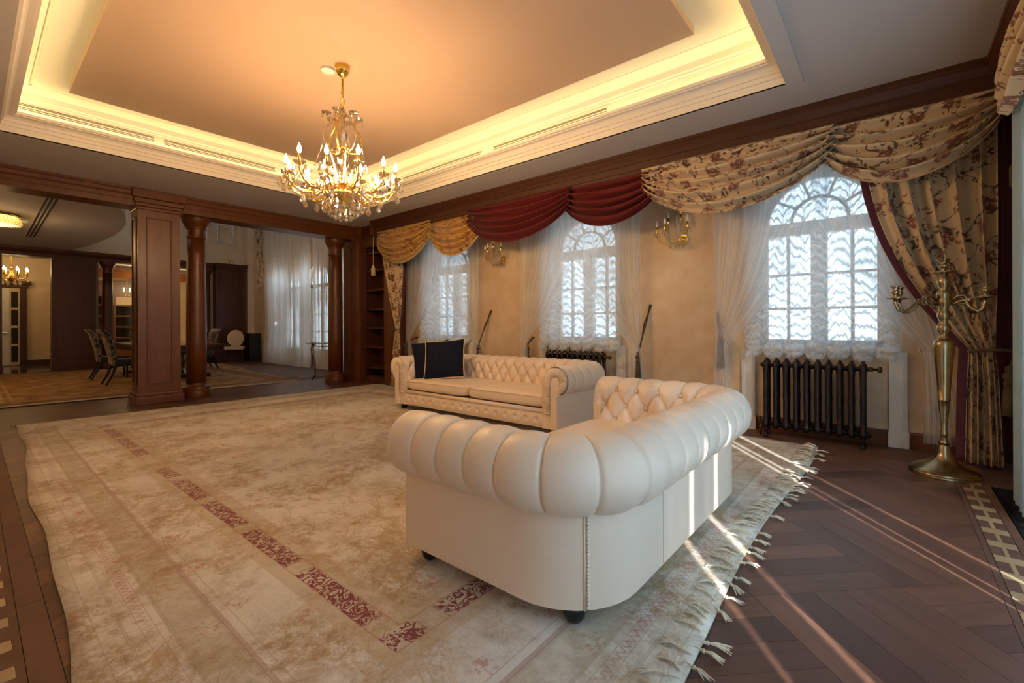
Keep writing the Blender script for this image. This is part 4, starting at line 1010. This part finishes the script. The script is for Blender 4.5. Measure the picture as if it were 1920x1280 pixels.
for k in range(6):                                     # crown scrolls
    a = 2 * PI * k / 6 + .2
    P = [(.03, 2.82), (.07, 2.79), (.12, 2.80), (.16, 2.86), (.175, 2.93), (.15, 3.0), (.115, 3.03), (.10, 3.07), (.115, 3.11), (.15, 3.12)]
    MB().tube([(r * math.cos(a), r * math.sin(a), z) for r, z in P], .010, 8).build('crown_scroll', 'gold_polished' if k % 2 else 'crystal', ch, True)
    MB().lathe([(.004, -.01), (.035, .0), (.045, .012), (.04, .013), (.004, .0)], 10, (.145 * math.cos(a), .145 * math.sin(a), 3.12)).build('crown_cup', 'crystal', ch)
    for q in range(3): put('crystal_drop', DROP_S, ch, (.145 * math.cos(a) + .038 * math.cos(a + q * 2.1), .145 * math.sin(a) + .038 * math.sin(a + q * 2.1), 3.12))
    beads(catenary((.15 * math.cos(a), .15 * math.sin(a), 3.10), (.01, 0, 3.2), .05)).build('bead_chain', 'crystal', ch)
    a2 = a + PI / 3; beads(catenary((.16 * math.cos(a), .16 * math.sin(a), 2.9), (.16 * math.cos(a2), .16 * math.sin(a2), 2.9), .07)).build('bead_chain', 'crystal', ch)
    # tall side pipes running down to the dish
    MB().tube([(r * math.cos(a + .5), r * math.sin(a + .5), z) for r, z in ((.16, 2.88), (.15, 2.78), (.10, 2.66), (.06, 2.55), (.05, 2.45))], .012, 7).build('crystal_pipe', 'crystal', ch, True)
    beads(catenary((.17 * math.cos(a), .17 * math.sin(a), 2.86), (.40 * math.cos(a + .26), .40 * math.sin(a + .26), 2.46), .10), .008, .02).build('bead_chain', 'crystal', ch)
def arm(a, Ro, zc, zl, lit=BULB):
    P = [(.07, zl + .03), (.12, zl + .055), (.17, zl + .02), (Ro * .5, zl - .045), (Ro * .72, zl - .055), (Ro * .90, zl - .01), (Ro * .985, zl + .05), (Ro, zc - .01)]
    pts = []
    for i in range(len(P) - 1):
        for s_ in range(3): f = s_ / 3; pts.append((lerp(P[i][0], P[i + 1][0], f), lerp(P[i][1], P[i + 1][1], f)))
    pts.append(P[-1]); ca, sa = math.cos(a), math.sin(a)
    MB().tube([(r * ca, r * sa, z) for r, z in pts], .0085, 7).build('arm', 'gold_polished', ch, True)
    MB().tube([((r + .0) * ca, r * sa, z + .013) for r, z in pts[4:]], .005, 6).build('arm_glass_rod', 'crystal', ch, True)
    put('drip_cup', CUP, ch, (Ro * ca, Ro * sa, zc)); put('candle_sleeve', CANDLE, ch, (Ro * ca, Ro * sa, zc)); put('bulb', lit, ch, (Ro * ca, Ro * sa, zc + .088))
    for q in range(5):
        b = a + 2 * PI * q / 5; put('crystal_drop', DROP_S if q % 2 else DROP, ch, (Ro * ca + .048 * math.cos(b), Ro * sa + .048 * math.sin(b), zc + .008 - (.03 if q == 0 else 0)), (0, 0, R.uniform(0, 3)))
for k in range(12):
    a = 2 * PI * (k + .5) / 12; arm(a, .485, 2.50 + (.03 if k % 2 else 0), 2.42)
    a2 = a + PI / 6; beads(catenary((.47 * math.cos(a), .47 * math.sin(a), 2.47), (.47 * math.cos(a2), .47 * math.sin(a2), 2.47), .07), .006, .016).build('bead_chain', 'crystal', ch)
    beads(catenary((.15 * math.cos(a), .15 * math.sin(a), 2.36), (.44 * math.cos(a), .44 * math.sin(a), 2.43), .05), .006, .018).build('bead_chain', 'crystal', ch)
    put('crystal_drop', DROP, ch, (.34 * math.cos(a), .34 * math.sin(a), 2.36), (0, 0, a)); MB().tube([(.34 * math.cos(a), .34 * math.sin(a), 2.37), (.34 * math.cos(a), .34 * math.sin(a), 2.36)], .002, 4).build('hook', 'gold_polished', ch)
for k in range(6): arm(2 * PI * k / 6, .30, 2.44, 2.39)
for Rr, n, zt in ((.17, 16, 2.33), (.12, 12, 2.29), (.07, 8, 2.26)):
    for k in range(n):
        a = 2 * PI * k / n + Rr * 9; x_, y_ = Rr * math.cos(a), Rr * math.sin(a)
        beads([(x_, y_, zt + .05), (x_, y_, zt)], .008, .018).build('bead_chain', 'crystal', ch); put('crystal_drop', DROP, ch, (x_, y_, zt), (0, 0, a), (1.15, 1.15, 1.15))
t = thing('ceiling_detector', 'round white detector on the ceiling beside the chandelier canopy', 'detector', (-4.10, 2.20, 3.60)); MB().lathe([(.062, 0), (.064, -.004), (.064, -.022), (.056, -.028), (1e-6, -.029)], 24).build('cover', 'plastic_white', t, True, angle=40); MB().lathe([(.066, 0), (.066, -.004), (.06, -.005)], 24).build('base', 'plastic_white', t)

# ------------------------------------------------------------------ wall sconces
def sconce(label, x, z):
    t = thing('wall_sconce', label, 'wall lamp', (x, YW, z), 0, 'unlit crystal wall sconces')
    MB().tube([(0, 0, 0), (0, -.018, 0)], .055, 20).build('backplate', 'gold_polished', t); MB().ball((0, -.03, 0), .035, 14, 8).build('boss', 'gold_polished', t, True)
    for k, (dx, dy, dz_) in enumerate(((-.27, -.16, .07), (-.14, -.24, .075), (.12, -.22, .075), (-.15, -.10, .17), (.02, -.14, .19))):
        MB().tube([(0, -.03, -.01), (dx * .25, dy * .3, -.05), (dx * .6, dy * .7, -.07), (dx * .92, dy * .95, -.02), (dx, dy, dz_ - .012)], .006, 7).build('arm', 'gold_polished' if k < 2 else 'crystal', t, True)
        put('drip_cup', CUP, t, (dx, dy, dz_), None, (.75, .75, .75)); put('candle_sleeve', CANDLE, t, (dx, dy, dz_)); put('bulb', BULB_OFF, t, (dx, dy, dz_ + .088))
        for q in range(3): put('crystal_drop', DROP_S, t, (dx + .038 * math.cos(q * 2.1), dy + .038 * math.sin(q * 2.1), dz_ + .005))
        beads(catenary((dx, dy, dz_ - .01), (0, -.06, -.02), .09), .005, .016).build('bead_chain', 'crystal', t)
    MB().lathe([(.006, 0), (.012, .08), (.006, .12), (.02, .2), (.008, .28), (.018, .34), (.003, .38)], 8, (-.06, -.08, .02)).build('spire', 'crystal', t)
    for q in range(8): a = q * .8; put('crystal_drop', DROP_S, t, (-.05 + .09 * math.cos(a), -.10 + .05 * math.sin(a), -.07), (0, 0, a))
    return t
sconce('unlit crystal wall sconce between the middle and right windows', -1.93, 2.20)
sconce('unlit crystal wall sconce between the left and middle windows', -4.83, 2.24)

# ------------------------------------------------------------------ cast-iron radiators
SEC = {}
def rad_section_meshes():
    m = MB()
    for dy in (-.062, .062):
        m.lathe([(.018, .09), (.030, .11), (.027, .14), (.0235, .20), (.0235, .38), (.026, .43), (.0235, .48), (.0235, .64), (.028, .71), (.030, .745), (.024, .775), (.010, .79), (.004, .80)], 10, (0, dy, 0))
    m.box(-.012, .012, -.06, .06, .70, .76); m.box(-.012, .012, -.06, .06, .10, .15)
    SEC['body'] = m.mesh('section', 'iron_bronze', True)
    c = MB(); c.ball((0, 0, .795), .017, 8, 5)
    for a in range(5): c.ball((.018 * math.cos(a * 1.256), -.06 + .018 * math.sin(a * 1.256), .775), .009, 6, 4)
    SEC['crest'] = c.mesh('crest', 'iron_bronze', True)
    SEC['hub'] = MB().tube([(-.042, 0, 0), (-.02, 0, 0), (0, 0, 0), (.02, 0, 0), (.042, 0, 0)], [.022, .030, .022, .030, .022], 10).mesh('hub', 'iron_bronze', True)
    SEC['leg'] = MB().lathe([(.024, 0), (.020, .012), (.013, .03), (.014, .07), (.022, .10)], 10).mesh('leg', 'iron_bronze', True)
rad_section_meshes()
def radiator(label, cx, n=10, pitch=.0885):
    t = thing('radiator', label, 'radiator', (cx, 5.345, 0), 0, 'cast-iron radiators under the windows')
    x0 = -(n - 1) / 2 * pitch
    for k in range(n):
        x = x0 + k * pitch; s_ = put('section', SEC['body'], t, (x, 0, 0)); put('crest', SEC['crest'], s_)
        if k < n - 1:
            for z in (.125, .735): put('hub', SEC['hub'], t, (x + pitch / 2, 0, z))
        if k in (0, n - 1):
            for dy in (-.062, .062): put('leg', SEC['leg'], t, (x, dy, 0))
    for sx, z in ((-1, .735), (1, .125)): MB().tube([(sx * (-x0 + .015), 0, z), (sx * (-x0 + .045), 0, z), (sx * (-x0 + .06), 0, z)], [.03, .026, .012], 10).build('end_plug', 'iron_bronze', t, True)
    v = MB().tube([(-x0 + .01, 0, .735), (-x0 + .07, 0, .735), (-x0 + .075, 0, .735), (-x0 + .10, 0, .735)], [.022, .022, .012, .012], 10).build('valve_stem', 'valve_bronze', t, True)
    MB().tube([(-x0 + .10, 0, .735), (-x0 + .105, 0, .735), (-x0 + .12, 0, .735), (-x0 + .135, 0, .735), (-x0 + .14, 0, .735)], [.012, .024, .030, .026, .01], 12).build('valve_wheel', 'valve_bronze', v, True)
    lv = MB(); lv.tube([(x0 - .01, 0, .125), (x0 - .06, 0, .125), (x0 - .07, 0, .15), (x0 - .07, 0, .19)], [.015, .015, .018, .012], 8); lv.tube([(x0 - .06, 0, .125), (x0 - .06, 0, 0)], .010, 8); lv.build('lower_valve', 'valve_bronze', t, True)
    return t
radiator('dark bronze cast-iron radiator under the right window beside the candelabra', -.588)
radiator('dark bronze cast-iron radiator under the middle window behind the far sofa', -3.33, 11, .083)
radiator('dark bronze cast-iron radiator under the left window behind the navy pillows', -6.05, 10, .083)

# ------------------------------------------------------------------ floor candelabra
t = thing('floor_candelabra', 'tall antique brass five-arm floor candelabra by the corner curtain', 'candelabra', (.32, 4.80, 0))
MB().lathe([(.208, 0), (.210, .008), (.206, .014), (.208, .022), (.203, .028), (.204, .036), (.196, .042), (.17, .060), (.125, .082), (.085, .105), (.062, .125), (.048, .150), (.040, .185), (.037, .215), (.030, .225), (.033, .235), (.036, .245), (.030, .255)], 48).build('base', 'brass_antique', t, True, angle=50)
MB().lathe([(0.0216, .25), (0.0184, .275), (0.0216, .30), (0.0248, .31), (0.0208, .318), (0.0224, .33), (0.0176, .345), (0.0224, .41), (0.0304, .50), (0.0352, .56), (0.0384, .565), (0.0384, .575), (0.0352, .58), (0.0416, .70), (0.0528, .86), (0.0608, .955), (0.0640, .99), (0.0608, 1.015), (0.0496, 1.03), (0.0360, 1.04)], 32).build('vase_stem', 'brass_antique', t, True, angle=50)
MB().lathe([(.04, 1.035), (.026, 1.06), (.024, 1.075), (.036, 1.095), (.044, 1.12), (.036, 1.145), (.024, 1.165), (.03, 1.19), (.042, 1.215), (.036, 1.24), (.026, 1.26), (.030, 1.285), (.042, 1.31), (.046, 1.32), (.04, 1.335), (.040, 1.36), (.046, 1.38), (.036, 1.40), (.024, 1.42), (.034, 1.45), (.042, 1.475), (.034, 1.50), (.024, 1.52), (.022, 1.545)], 28).build('baluster', 'brass_antique', t, True, angle=60)
CSOCK = MB().lathe([(.004, 0), (.072, .004), (.076, .012), (.068, .013), (.02, .010), (.016, .02), (.014, .03), (.024, .045), (.034, .06), (.026, .07), (.020, .075), (.030, .095), (.042, .105), (.040, .108), (.022, .10), (.018, .085)], 24).mesh('candle_socket', 'brass_antique', True)
put('candle_socket', CSOCK, t, (0, 0, 1.54))
va = Vector((math.cos(YAW), math.sin(YAW), 0))
for ang, Ro in ((YAW + .12, .34), (YAW + PI - .12, .34), (YAW + PI / 2 + .95, .26), (YAW - .75, .22)):
    ca, sa = math.cos(ang), math.sin(ang)
    P = [(.04, 1.33), (.07, 1.365), (.11, 1.37), (.13, 1.34), (.115, 1.305), (.085, 1.30), (.075, 1.325)]
    Q = [(.04, 1.30), (.10, 1.33), (.15, 1.34), (Ro * .55, 1.315), (Ro * .68, 1.27), (Ro * .82, 1.245), (Ro * .94, 1.265), (Ro, 1.31), (Ro, 1.345)]
    a_ = MB().tube([(r * ca, r * sa, z) for r, z in Q], [.012, .012, .012, .012, .013, .013, .012, .011, .012], 10).build('arm', 'brass_antique', t, True)
    MB().tube([(r * ca, r * sa, z) for r, z in P], [.010, .010, .010, .009, .008, .007, .009], 8).build('scroll', 'brass_antique', a_, True)
    put('candle_socket', CSOCK, t, (Ro * ca, Ro * sa, 1.345), None, (.82, .82, .95))
# power socket
t = thing('wall_socket', 'white double wall socket plate behind the candelabra', 'socket', (.335, YW, .36))
bevel(MB().box(-.085, .085, -.010, 0, -.042, .042).build('plate', 'plastic_white', t), .004); MB().box(-.056, -.002, -.013, -.008, -.026, .026).build('outlet', 'plastic_black', t); MB().box(.004, .056, -.013, -.008, -.026, .026).build('outlet', 'plastic_white', t)
# ------------------------------------------------------------------ dining room contents
def rug2():
    m, n, l, b = new_mat('rug_dining'); t = NT(m)
    p = t.coord('Object'); x, y, z = t.sep(p)
    d = t.math('MINIMUM', t.math('MINIMUM', t.math('ADD', x, 16.75), t.math('SUBTRACT', -9.75, x)), t.math('MINIMUM', t.math('ADD', y, .2), t.math('SUBTRACT', 4.62, y)))
    c = t.mix(t.ramp(t.noise(p, 5, 6, .75), [(.4, 0), (.6, 1)]), (.34, .18, .055), (.17, .075, .02))
    c = t.mix(t.ramp(t.vor(p, 2.5), [(.25, .6), (.4, 0)]), c, (.42, .26, .09))
    for a, b_, cc in ((.0, .12, (.40, .25, .10)), (.12, .5, (.20, .065, .022)), (.5, .56, (.48, .33, .14)), (.62, .66, (.42, .28, .11))):
        c = t.mix(t.math('MULTIPLY', t.math('MULTIPLY', t.math('GREATER_THAN', d, a), t.math('LESS_THAN', d, b_)), .7), c, cc)
    t.put(b.inputs['Base Color'], c); b.inputs['Roughness'].default_value = .9
rug2()
t = thing('dining_carpet', 'red and gold patterned carpet under the dining table', 'carpet'); MB().prism([(-9.9, -.4), (-9.70, 4.47), (-16.4, 5.15), (-16.85, -.4)][::-1], .0, .014).build('pile', 'rug_dining', t); MB().prism([(-9.86, -.4), (-9.66, 4.47), (-9.69, 4.48), (-9.9, -.4)], .001, .015).build('selvedge', 'fringe_cream', t)
# table
t = thing('dining_table', 'long dark polished dining table behind the square pillar', 'table', (-13.4, 3.05, .014))
bevel(MB().box(-2.0, 2.0, -.75, .75, .70, .76).build('tabletop', 'table_wood', t), .01); MB().box(-1.85, 1.85, -.62, .62, .60, .70).build('apron', 'table_wood', t)
for x in (-1.2, 1.2):
    MB().lathe([(.16, .06), (.11, .14), (.07, .2), (.09, .3), (.12, .4), (.08, .5), (.12, .6)], 16, (x, 0, 0)).build('pedestal', 'table_wood', t, True)
    MB().box(x - .12, x + .12, -.55, .55, 0, .07).build('foot', 'table_wood', t)
# high-backed chairs
def dchair(label, x, y, rz):
    t = thing('dining_chair', label, 'chair', (x, y, .014), rz, 'printed high-backed dining chairs')
    def back(u, v):
        a = 2 * PI * u; ex = .22 * math.copysign(abs(math.cos(a)) ** .35, math.cos(a)); ey = .05 * math.copysign(abs(math.sin(a)) ** .5, math.sin(a))
        z = lerp(.40, 1.10, v); lean = .16 * ((z - .4) / .7) ** 1.3 + (.05 * sstep(.85, 1, v)); k = 1 - .0 * v
        if v > .97: ey *= .6
        return (ex * k, .24 + lean + ey, z)
    m = MB().grid(back, 32, 18, lambda u, v: (u * 1.0, v * .75)); n = 33 * 18; m.f.append(tuple(n + i for i in range(32)))
    m.build('backrest', 'chair_print', t, True)
    bevel(MB().box(-.23, .23, -.24, .26, .36, .50).build('seat', 'chair_print', t), .03, 3)
    for sx in (-1, 1):
        MB().tube([(sx * .19, -.2, .37), (sx * .19, -.2, 0)], [.026, .017], 6).build('leg', 'plastic_black', t)
        MB().tube([(sx * .19, .24, .40), (sx * .19, .30, .2), (sx * .19, .40, 0)], [.028, .024, .018], 6).build('leg', 'plastic_black', t)
    return t
dchair('nearest printed dining chair on the left of the table, seen from behind', -12.0, 2.12, PI + .04)
dchair('second printed dining chair on the left of the table, just behind the nearest', -13.5, 2.12, PI - .03)
dchair('printed dining chair across the table, right of the left round column', -14.35, 4.0, .1)
dchair('printed dining chair across the table, glimpsed between pillar and column', -15.35, 4.0, -.05)
dchair('printed dining chair at the far head of the table, left of the pillar', -15.85, 3.1, PI / 2)
# oval-backed chair
t = thing('oval_back_chair', 'white upholstered oval-back chair in front of the tall cabinet block', 'chair', (-16.35, 5.55, .0), math.radians(65))
MB().ball((0, 0, 0), .26, 24, 10).build('backrest', 'fabric_cream', t, True); t.children[0].scale = (.92, .16, 1.08); t.children[0].location = (0, .24, .78); t.children[0].rotation_euler = (math.radians(-8), 0, 0)
bevel(MB().box(-.27, .27, -.27, .26, .42, .53).build('seat', 'fabric_cream', t), .035, 3)
MB().tube([(.25 * math.cos(a), .265 + .02 * math.sin(a), .78 + .295 * math.sin(a)) for a in [2 * PI * i / 28 for i in range(29)]], .014, 6, False).build('back_frame', 'table_wood', t, True)
for sx in (-1, 1):
    for sy in (-1, 1): MB().tube([(sx * .23, sy * .22, .42), (sx * .22, sy * .24, 0)], [.022, .014], 6).build('leg', 'table_wood', t)
t = thing('cabinet', 'low black box unit between oval-back chair and sheers', 'cabinet', (-16.6, 6.22, 0)); bevel(MB().box(-.2, .2, -.2, .15, .02, .92).build('body', 'plastic_black', t), .01); MB().box(-.21, .21, -.21, .16, .92, .94).build('lid', 'plastic_black', t); MB().box(.2, .205, -.17, .12, .06, .88).build('front_panel', 'plastic_black', t)
# glass console
t = thing('console_table', 'small gilt half-round console with glass top beside the right round column', 'console', (-9.56, 5.05, 0))
for z in (.80, .73): MB().tube([(.42 * math.cos(a) , .30 * math.sin(a), z) for a in [PI + PI * i / 24 for i in range(25)]], .010, 8).build('rim', 'brass_antique', t, True)
MB().lathe([(1e-6, .795), (.41, .795), (.41, .805), (1e-6, .805)], 24, (0, 0, 0), PI, 2 * PI).build('glass_top', 'glass_table', t); t.children[-1].scale = (1, .71, 1)
for x, y in ((-.38, -.06), (0, -.28), (.38, -.06)):
    MB().tube([(x, y, .80), (x * 1.08, y * 1.1 - .01, .68), (x * 1.02, y, .52), (x * .9, y * .9, .3), (x * .92, y * .95, .1), (x * 1.04, y * 1.1, 0)], [.022, .024, .016, .012, .011, .016], 8).build('leg', 'brass_antique', t, True)
# ceiling items
t = thing('flush_ceiling_lamp', 'lit round crystal flush ceiling lamp at the left edge', 'ceiling lamp', (-12.6, .32, dz))
MB().lathe([(.30, 0), (.33, -.01), (.33, -.04), (.30, -.05)], 32).build('gilt_ring', 'brass', t, True); MB().lathe([(.29, -.04), (.31, -.08), (.30, -.16), (.26, -.19), (1e-6, -.20)], 32).build('crystal_bowl', 'lamp_crystal_lit', t, True, angle=30)
for k in range(40): a = 2 * PI * k / 40; put('crystal_drop', DROP, t, (.325 * math.cos(a), .325 * math.sin(a), -.05), None, (1.3, 1.3, 1.6))
pl_ = bpy.data.lights.new('flush_lamp_glow', 'POINT'); pl_.energy = 26; pl_.color = (1, .6, .25); pl_.shadow_soft_size = .2; po_ = bpy.data.objects.new('flush_lamp_glow', pl_); col.objects.link(po_); po_.parent = t; po_.location = (.0, 0, -.4)
lampx = t
t = thing('linear_diffuser', 'three-slot linear air diffuser across the dining ceiling', 'air vent', (-12.35, .90, dz)); t.rotation_euler = (0, 0, math.radians(-.5))
MB().box(-2.9, 2.9, -.09, .09, -.006, 0).build('frame', 'ceiling_white', t)
for y in (-.055, 0, .055):
    for x0, x1 in ((-2.85, -1.75), (-1.72, -.75), (-.72, .6), (.63, 2.85)): MB().box(x0, x1, y - .016, y + .016, -.008, -.005).build('slot', 'dark_gap', t)
t = thing('ceiling_detector', 'small round sensor on the dining ceiling beside the flush lamp', 'detector', (-13.0, .72, dz)); MB().lathe([(.06, 0), (.06, -.02), (.045, -.04), (1e-6, -.042)], 20).build('cover', 'plastic_white', t, True); MB().lathe([(.07, 0), (.07, -.006), (.05, -.007)], 20).build('base', 'plastic_white', t)
for xx in (-11.0, -15.0):  # two added lamps, out of view, to warm the dining room light
    f2 = copy_tree(lampx); f2.location = (xx, -1.75, dz); f2['label'] = 'added unseen crystal flush lamp warming the dining room, ' + ('nearer the beam' if xx > -13 else 'nearer the hall')
# plaster reliefs
for lb, y0 in (('square plaster relief panel high on the far wall, right one', 5.35), ('square plaster relief panel high on the far wall behind the left column', 4.55)):
    t = thing('relief_panel', lb, 'relief', (-17.3, y0 + .25, 4.3), 0, 'plaster relief panels'); m = MB()
    for a in ((-.26, -.22, -.33, .33), (.22, .26, -.33, .33), (-.26, .26, -.33, -.29), (-.26, .26, .29, .33)): m.box(0, .05, *a)
    bevel(m.build('frame', 'trim_white', t), .01); MB().box(0, .012, -.22, .22, -.29, .29).build('ground', 'plaster_cream', t)
    for k in range(7): c = (R.uniform(-.12, .12), R.uniform(-.2, .2)); MB().tube([(.018, c[0] + .05 * math.cos(i * .7) * (1 - i / 12), c[1] + .06 * math.sin(i * .7)) for i in range(10)], .012, 5).build('ornament', 'plaster_cream', t, True)
t = thing('gilt_ornament', 'small gilt sconce arm above the tall cabinet block', 'wall lamp', (-17.26, 5.72, 3.36)); MB().tube([(0, .09 * math.cos(a), .05 * abs(math.sin(a * 2)) + .02) for a in [PI * i / 20 for i in range(21)]], .008, 6).build('arms', 'gold_polished', t, True); MB().ball((0, 0, 0), .03, 8, 6).build('boss', 'gold_polished', t, True)
# ------------------------------------------------------------------ hall
t = thing('hall_door', 'pale hall door standing ajar in a dark moulded frame at far left', 'door', (-20.4, .62, 0))
MB().box(.0, .06, .40, .54, 0, 2.38).build('frame', 'mahogany_dark', t); MB().box(.0, .08, -.5, .58, 2.38, 2.48).build('frame_head', 'mahogany_dark', t); MB().box(.0, .14, -.5, .64, 2.48, 2.58).build('frame_crown', 'mahogany_dark', t)
MB().box(0, .04, -.5, .18, .02, 2.36).build('leaf', 'plastic_white', t); MB().box(.04, .09, .02, .14, 1.0, 1.03).build('handle', 'brass', t); MB().box(0, .03, .18, .40, .02, 2.36).build('side_leaf', 'fabric_cream', t)
for k in range(4): MB().box(.03, .034, .22, .36, .12 + k * .55, .60 + k * .55).build('pane', 'dark_gap', t)
MB().box(.04, .05, .08, .12, 1.35, 1.45).build('lock_plate', 'plastic_white', t)
hc = thing('hall_chandelier', 'lit brass candle chandelier in the hall at far left', 'chandelier', (-19.2, .80, 2.62))
MB().lathe([(.02, .7), (.02, .25), (.05, .2), (.03, .12), (.07, .02), (.10, -.06), (.05, -.14), (.02, -.16)], 14).build('stem', 'brass', hc, True)
for k in range(8):
    a = 2 * PI * k / 8 + .3; ca, sa = math.cos(a), math.sin(a)
    MB().tube([(r * ca, r * sa, z) for r, z in ((.05, 0), (.15, -.08), (.27, -.06), (.33, .02))], .012, 6).build('arm', 'brass', hc, True)
    put('candle_sleeve', CANDLE, hc, (.33 * ca, .33 * sa, .02), None, (1.6, 1.6, 1.5)); put('bulb', BULB_HALL, hc, (.33 * ca, .33 * sa, .15), None, (1.7, 1.7, 1.5)); put('crystal_drop', DROP, hc, (.33 * ca, .33 * sa, 0), None, (1.5, 1.5, 1.5)); put('crystal_drop', DROP, hc, (.18 * ca, .18 * sa, -.1), None, (1.5, 1.5, 1.5))
hl = bpy.data.lights.new('hall_glow', 'POINT'); hl.energy = 14; hl.color = (1, .68, .32); hl.shadow_soft_size = .3; ho = bpy.data.objects.new('hall_glow', hl); col.objects.link(ho); ho.parent = hc; ho.location = (0, 0, .3)
h2 = copy_tree(hc); h2.location = (-19.0, -1.6, 2.62); h2['label'] = 'added unseen copy of the brass chandelier, brightening the hall'  # added copy hidden behind the panel block, supplies warm hall light
for c_ in h2.children:
    if c_.type == 'LIGHT': c_.data = c_.data.copy(); c_.data.energy = 55
# ------------------------------------------------------------------ far kitchen: wood cabinets with glazed doors
t = thing('glazed_cabinet', 'wooden glazed cabinet in the far kitchen behind the left far column', 'cabinet', (-22.0, 3.4, 0))
MB().box(-.3, 0, -.7, .75, 2.35, 2.75).build('frieze', 'mahogany', t); MB().box(-.3, .05, -.75, .8, 2.75, 2.85).build('cornice', 'mahogany', t); MB().box(-.3, -.25, -.7, .75, .3, 2.35).build('back_panel', 'dark_gap', t)
for y in (-.7, -.28, .06, .70): MB().box(-.06, 0, y, y + .05, .3, 2.35).build('stile', 'mahogany', t)
for z in (.3, .75, 1.15, 1.55, 1.95, 2.3): MB().box(-.06, -.01, -.7, .75, z, z + .05).build('rail', 'mahogany', t)
for y0, y1 in ((-.23, .06), (.11, .70)):
    for z in (.8, 1.2, 1.6): MB().box(-.04, -.036, y0, y1, z, z + .35).build('pane', 'glass_pane', t)
    MB().box(-.045, -.036, y0, y1, 2.0, 2.3).build('pale_panel', 'plaster_cream', t)  # pale cream panels fill the top row in place of panes
MB().box(-.3, .05, -.7, .75, 0, .3).build('plinth', 'mahogany', t)
t = thing('kitchen_beam', 'wooden beam across the far kitchen ceiling', 'beam', (-20.5, 4, 2.98)); MB().box(-.1, .1, -1.6, 2.4, -.12, .12).build('beam', 'mahogany', t); MB().box(-.13, .13, -1.6, 2.4, .12, .18).build('moulding', 'mahogany', t)
kc = thing('kitchen_pendant', 'lit two-candle pendant in the far kitchen glimpsed beside the pillar', 'pendant lamp', (-20.8, 3.62, 2.35))
for dy in (-.08, .08): put('candle_sleeve', CANDLE, kc, (0, dy, 0)); put('bulb', BULB_HALL, kc, (0, dy, .09), None, (1.5, 1.5, 1.5))
MB().tube([(0, -.08, 0), (0, -.04, -.08), (0, 0, -.1), (0, .04, -.08), (0, .08, 0)], .008, 6).build('arm', 'brass', kc, True)
MB().tube([(0, 0, -.1), (0, 0, .95)], .006, 6).build('rod', 'brass', kc)
kl = bpy.data.lights.new('kitchen_glow', 'POINT'); kl.energy = 90; kl.color = (1, .72, .36); kl.shadow_soft_size = .3; ko = bpy.data.objects.new('kitchen_glow', kl); col.objects.link(ko); ko.parent = kc; ko.location = (.9, .6, .3)
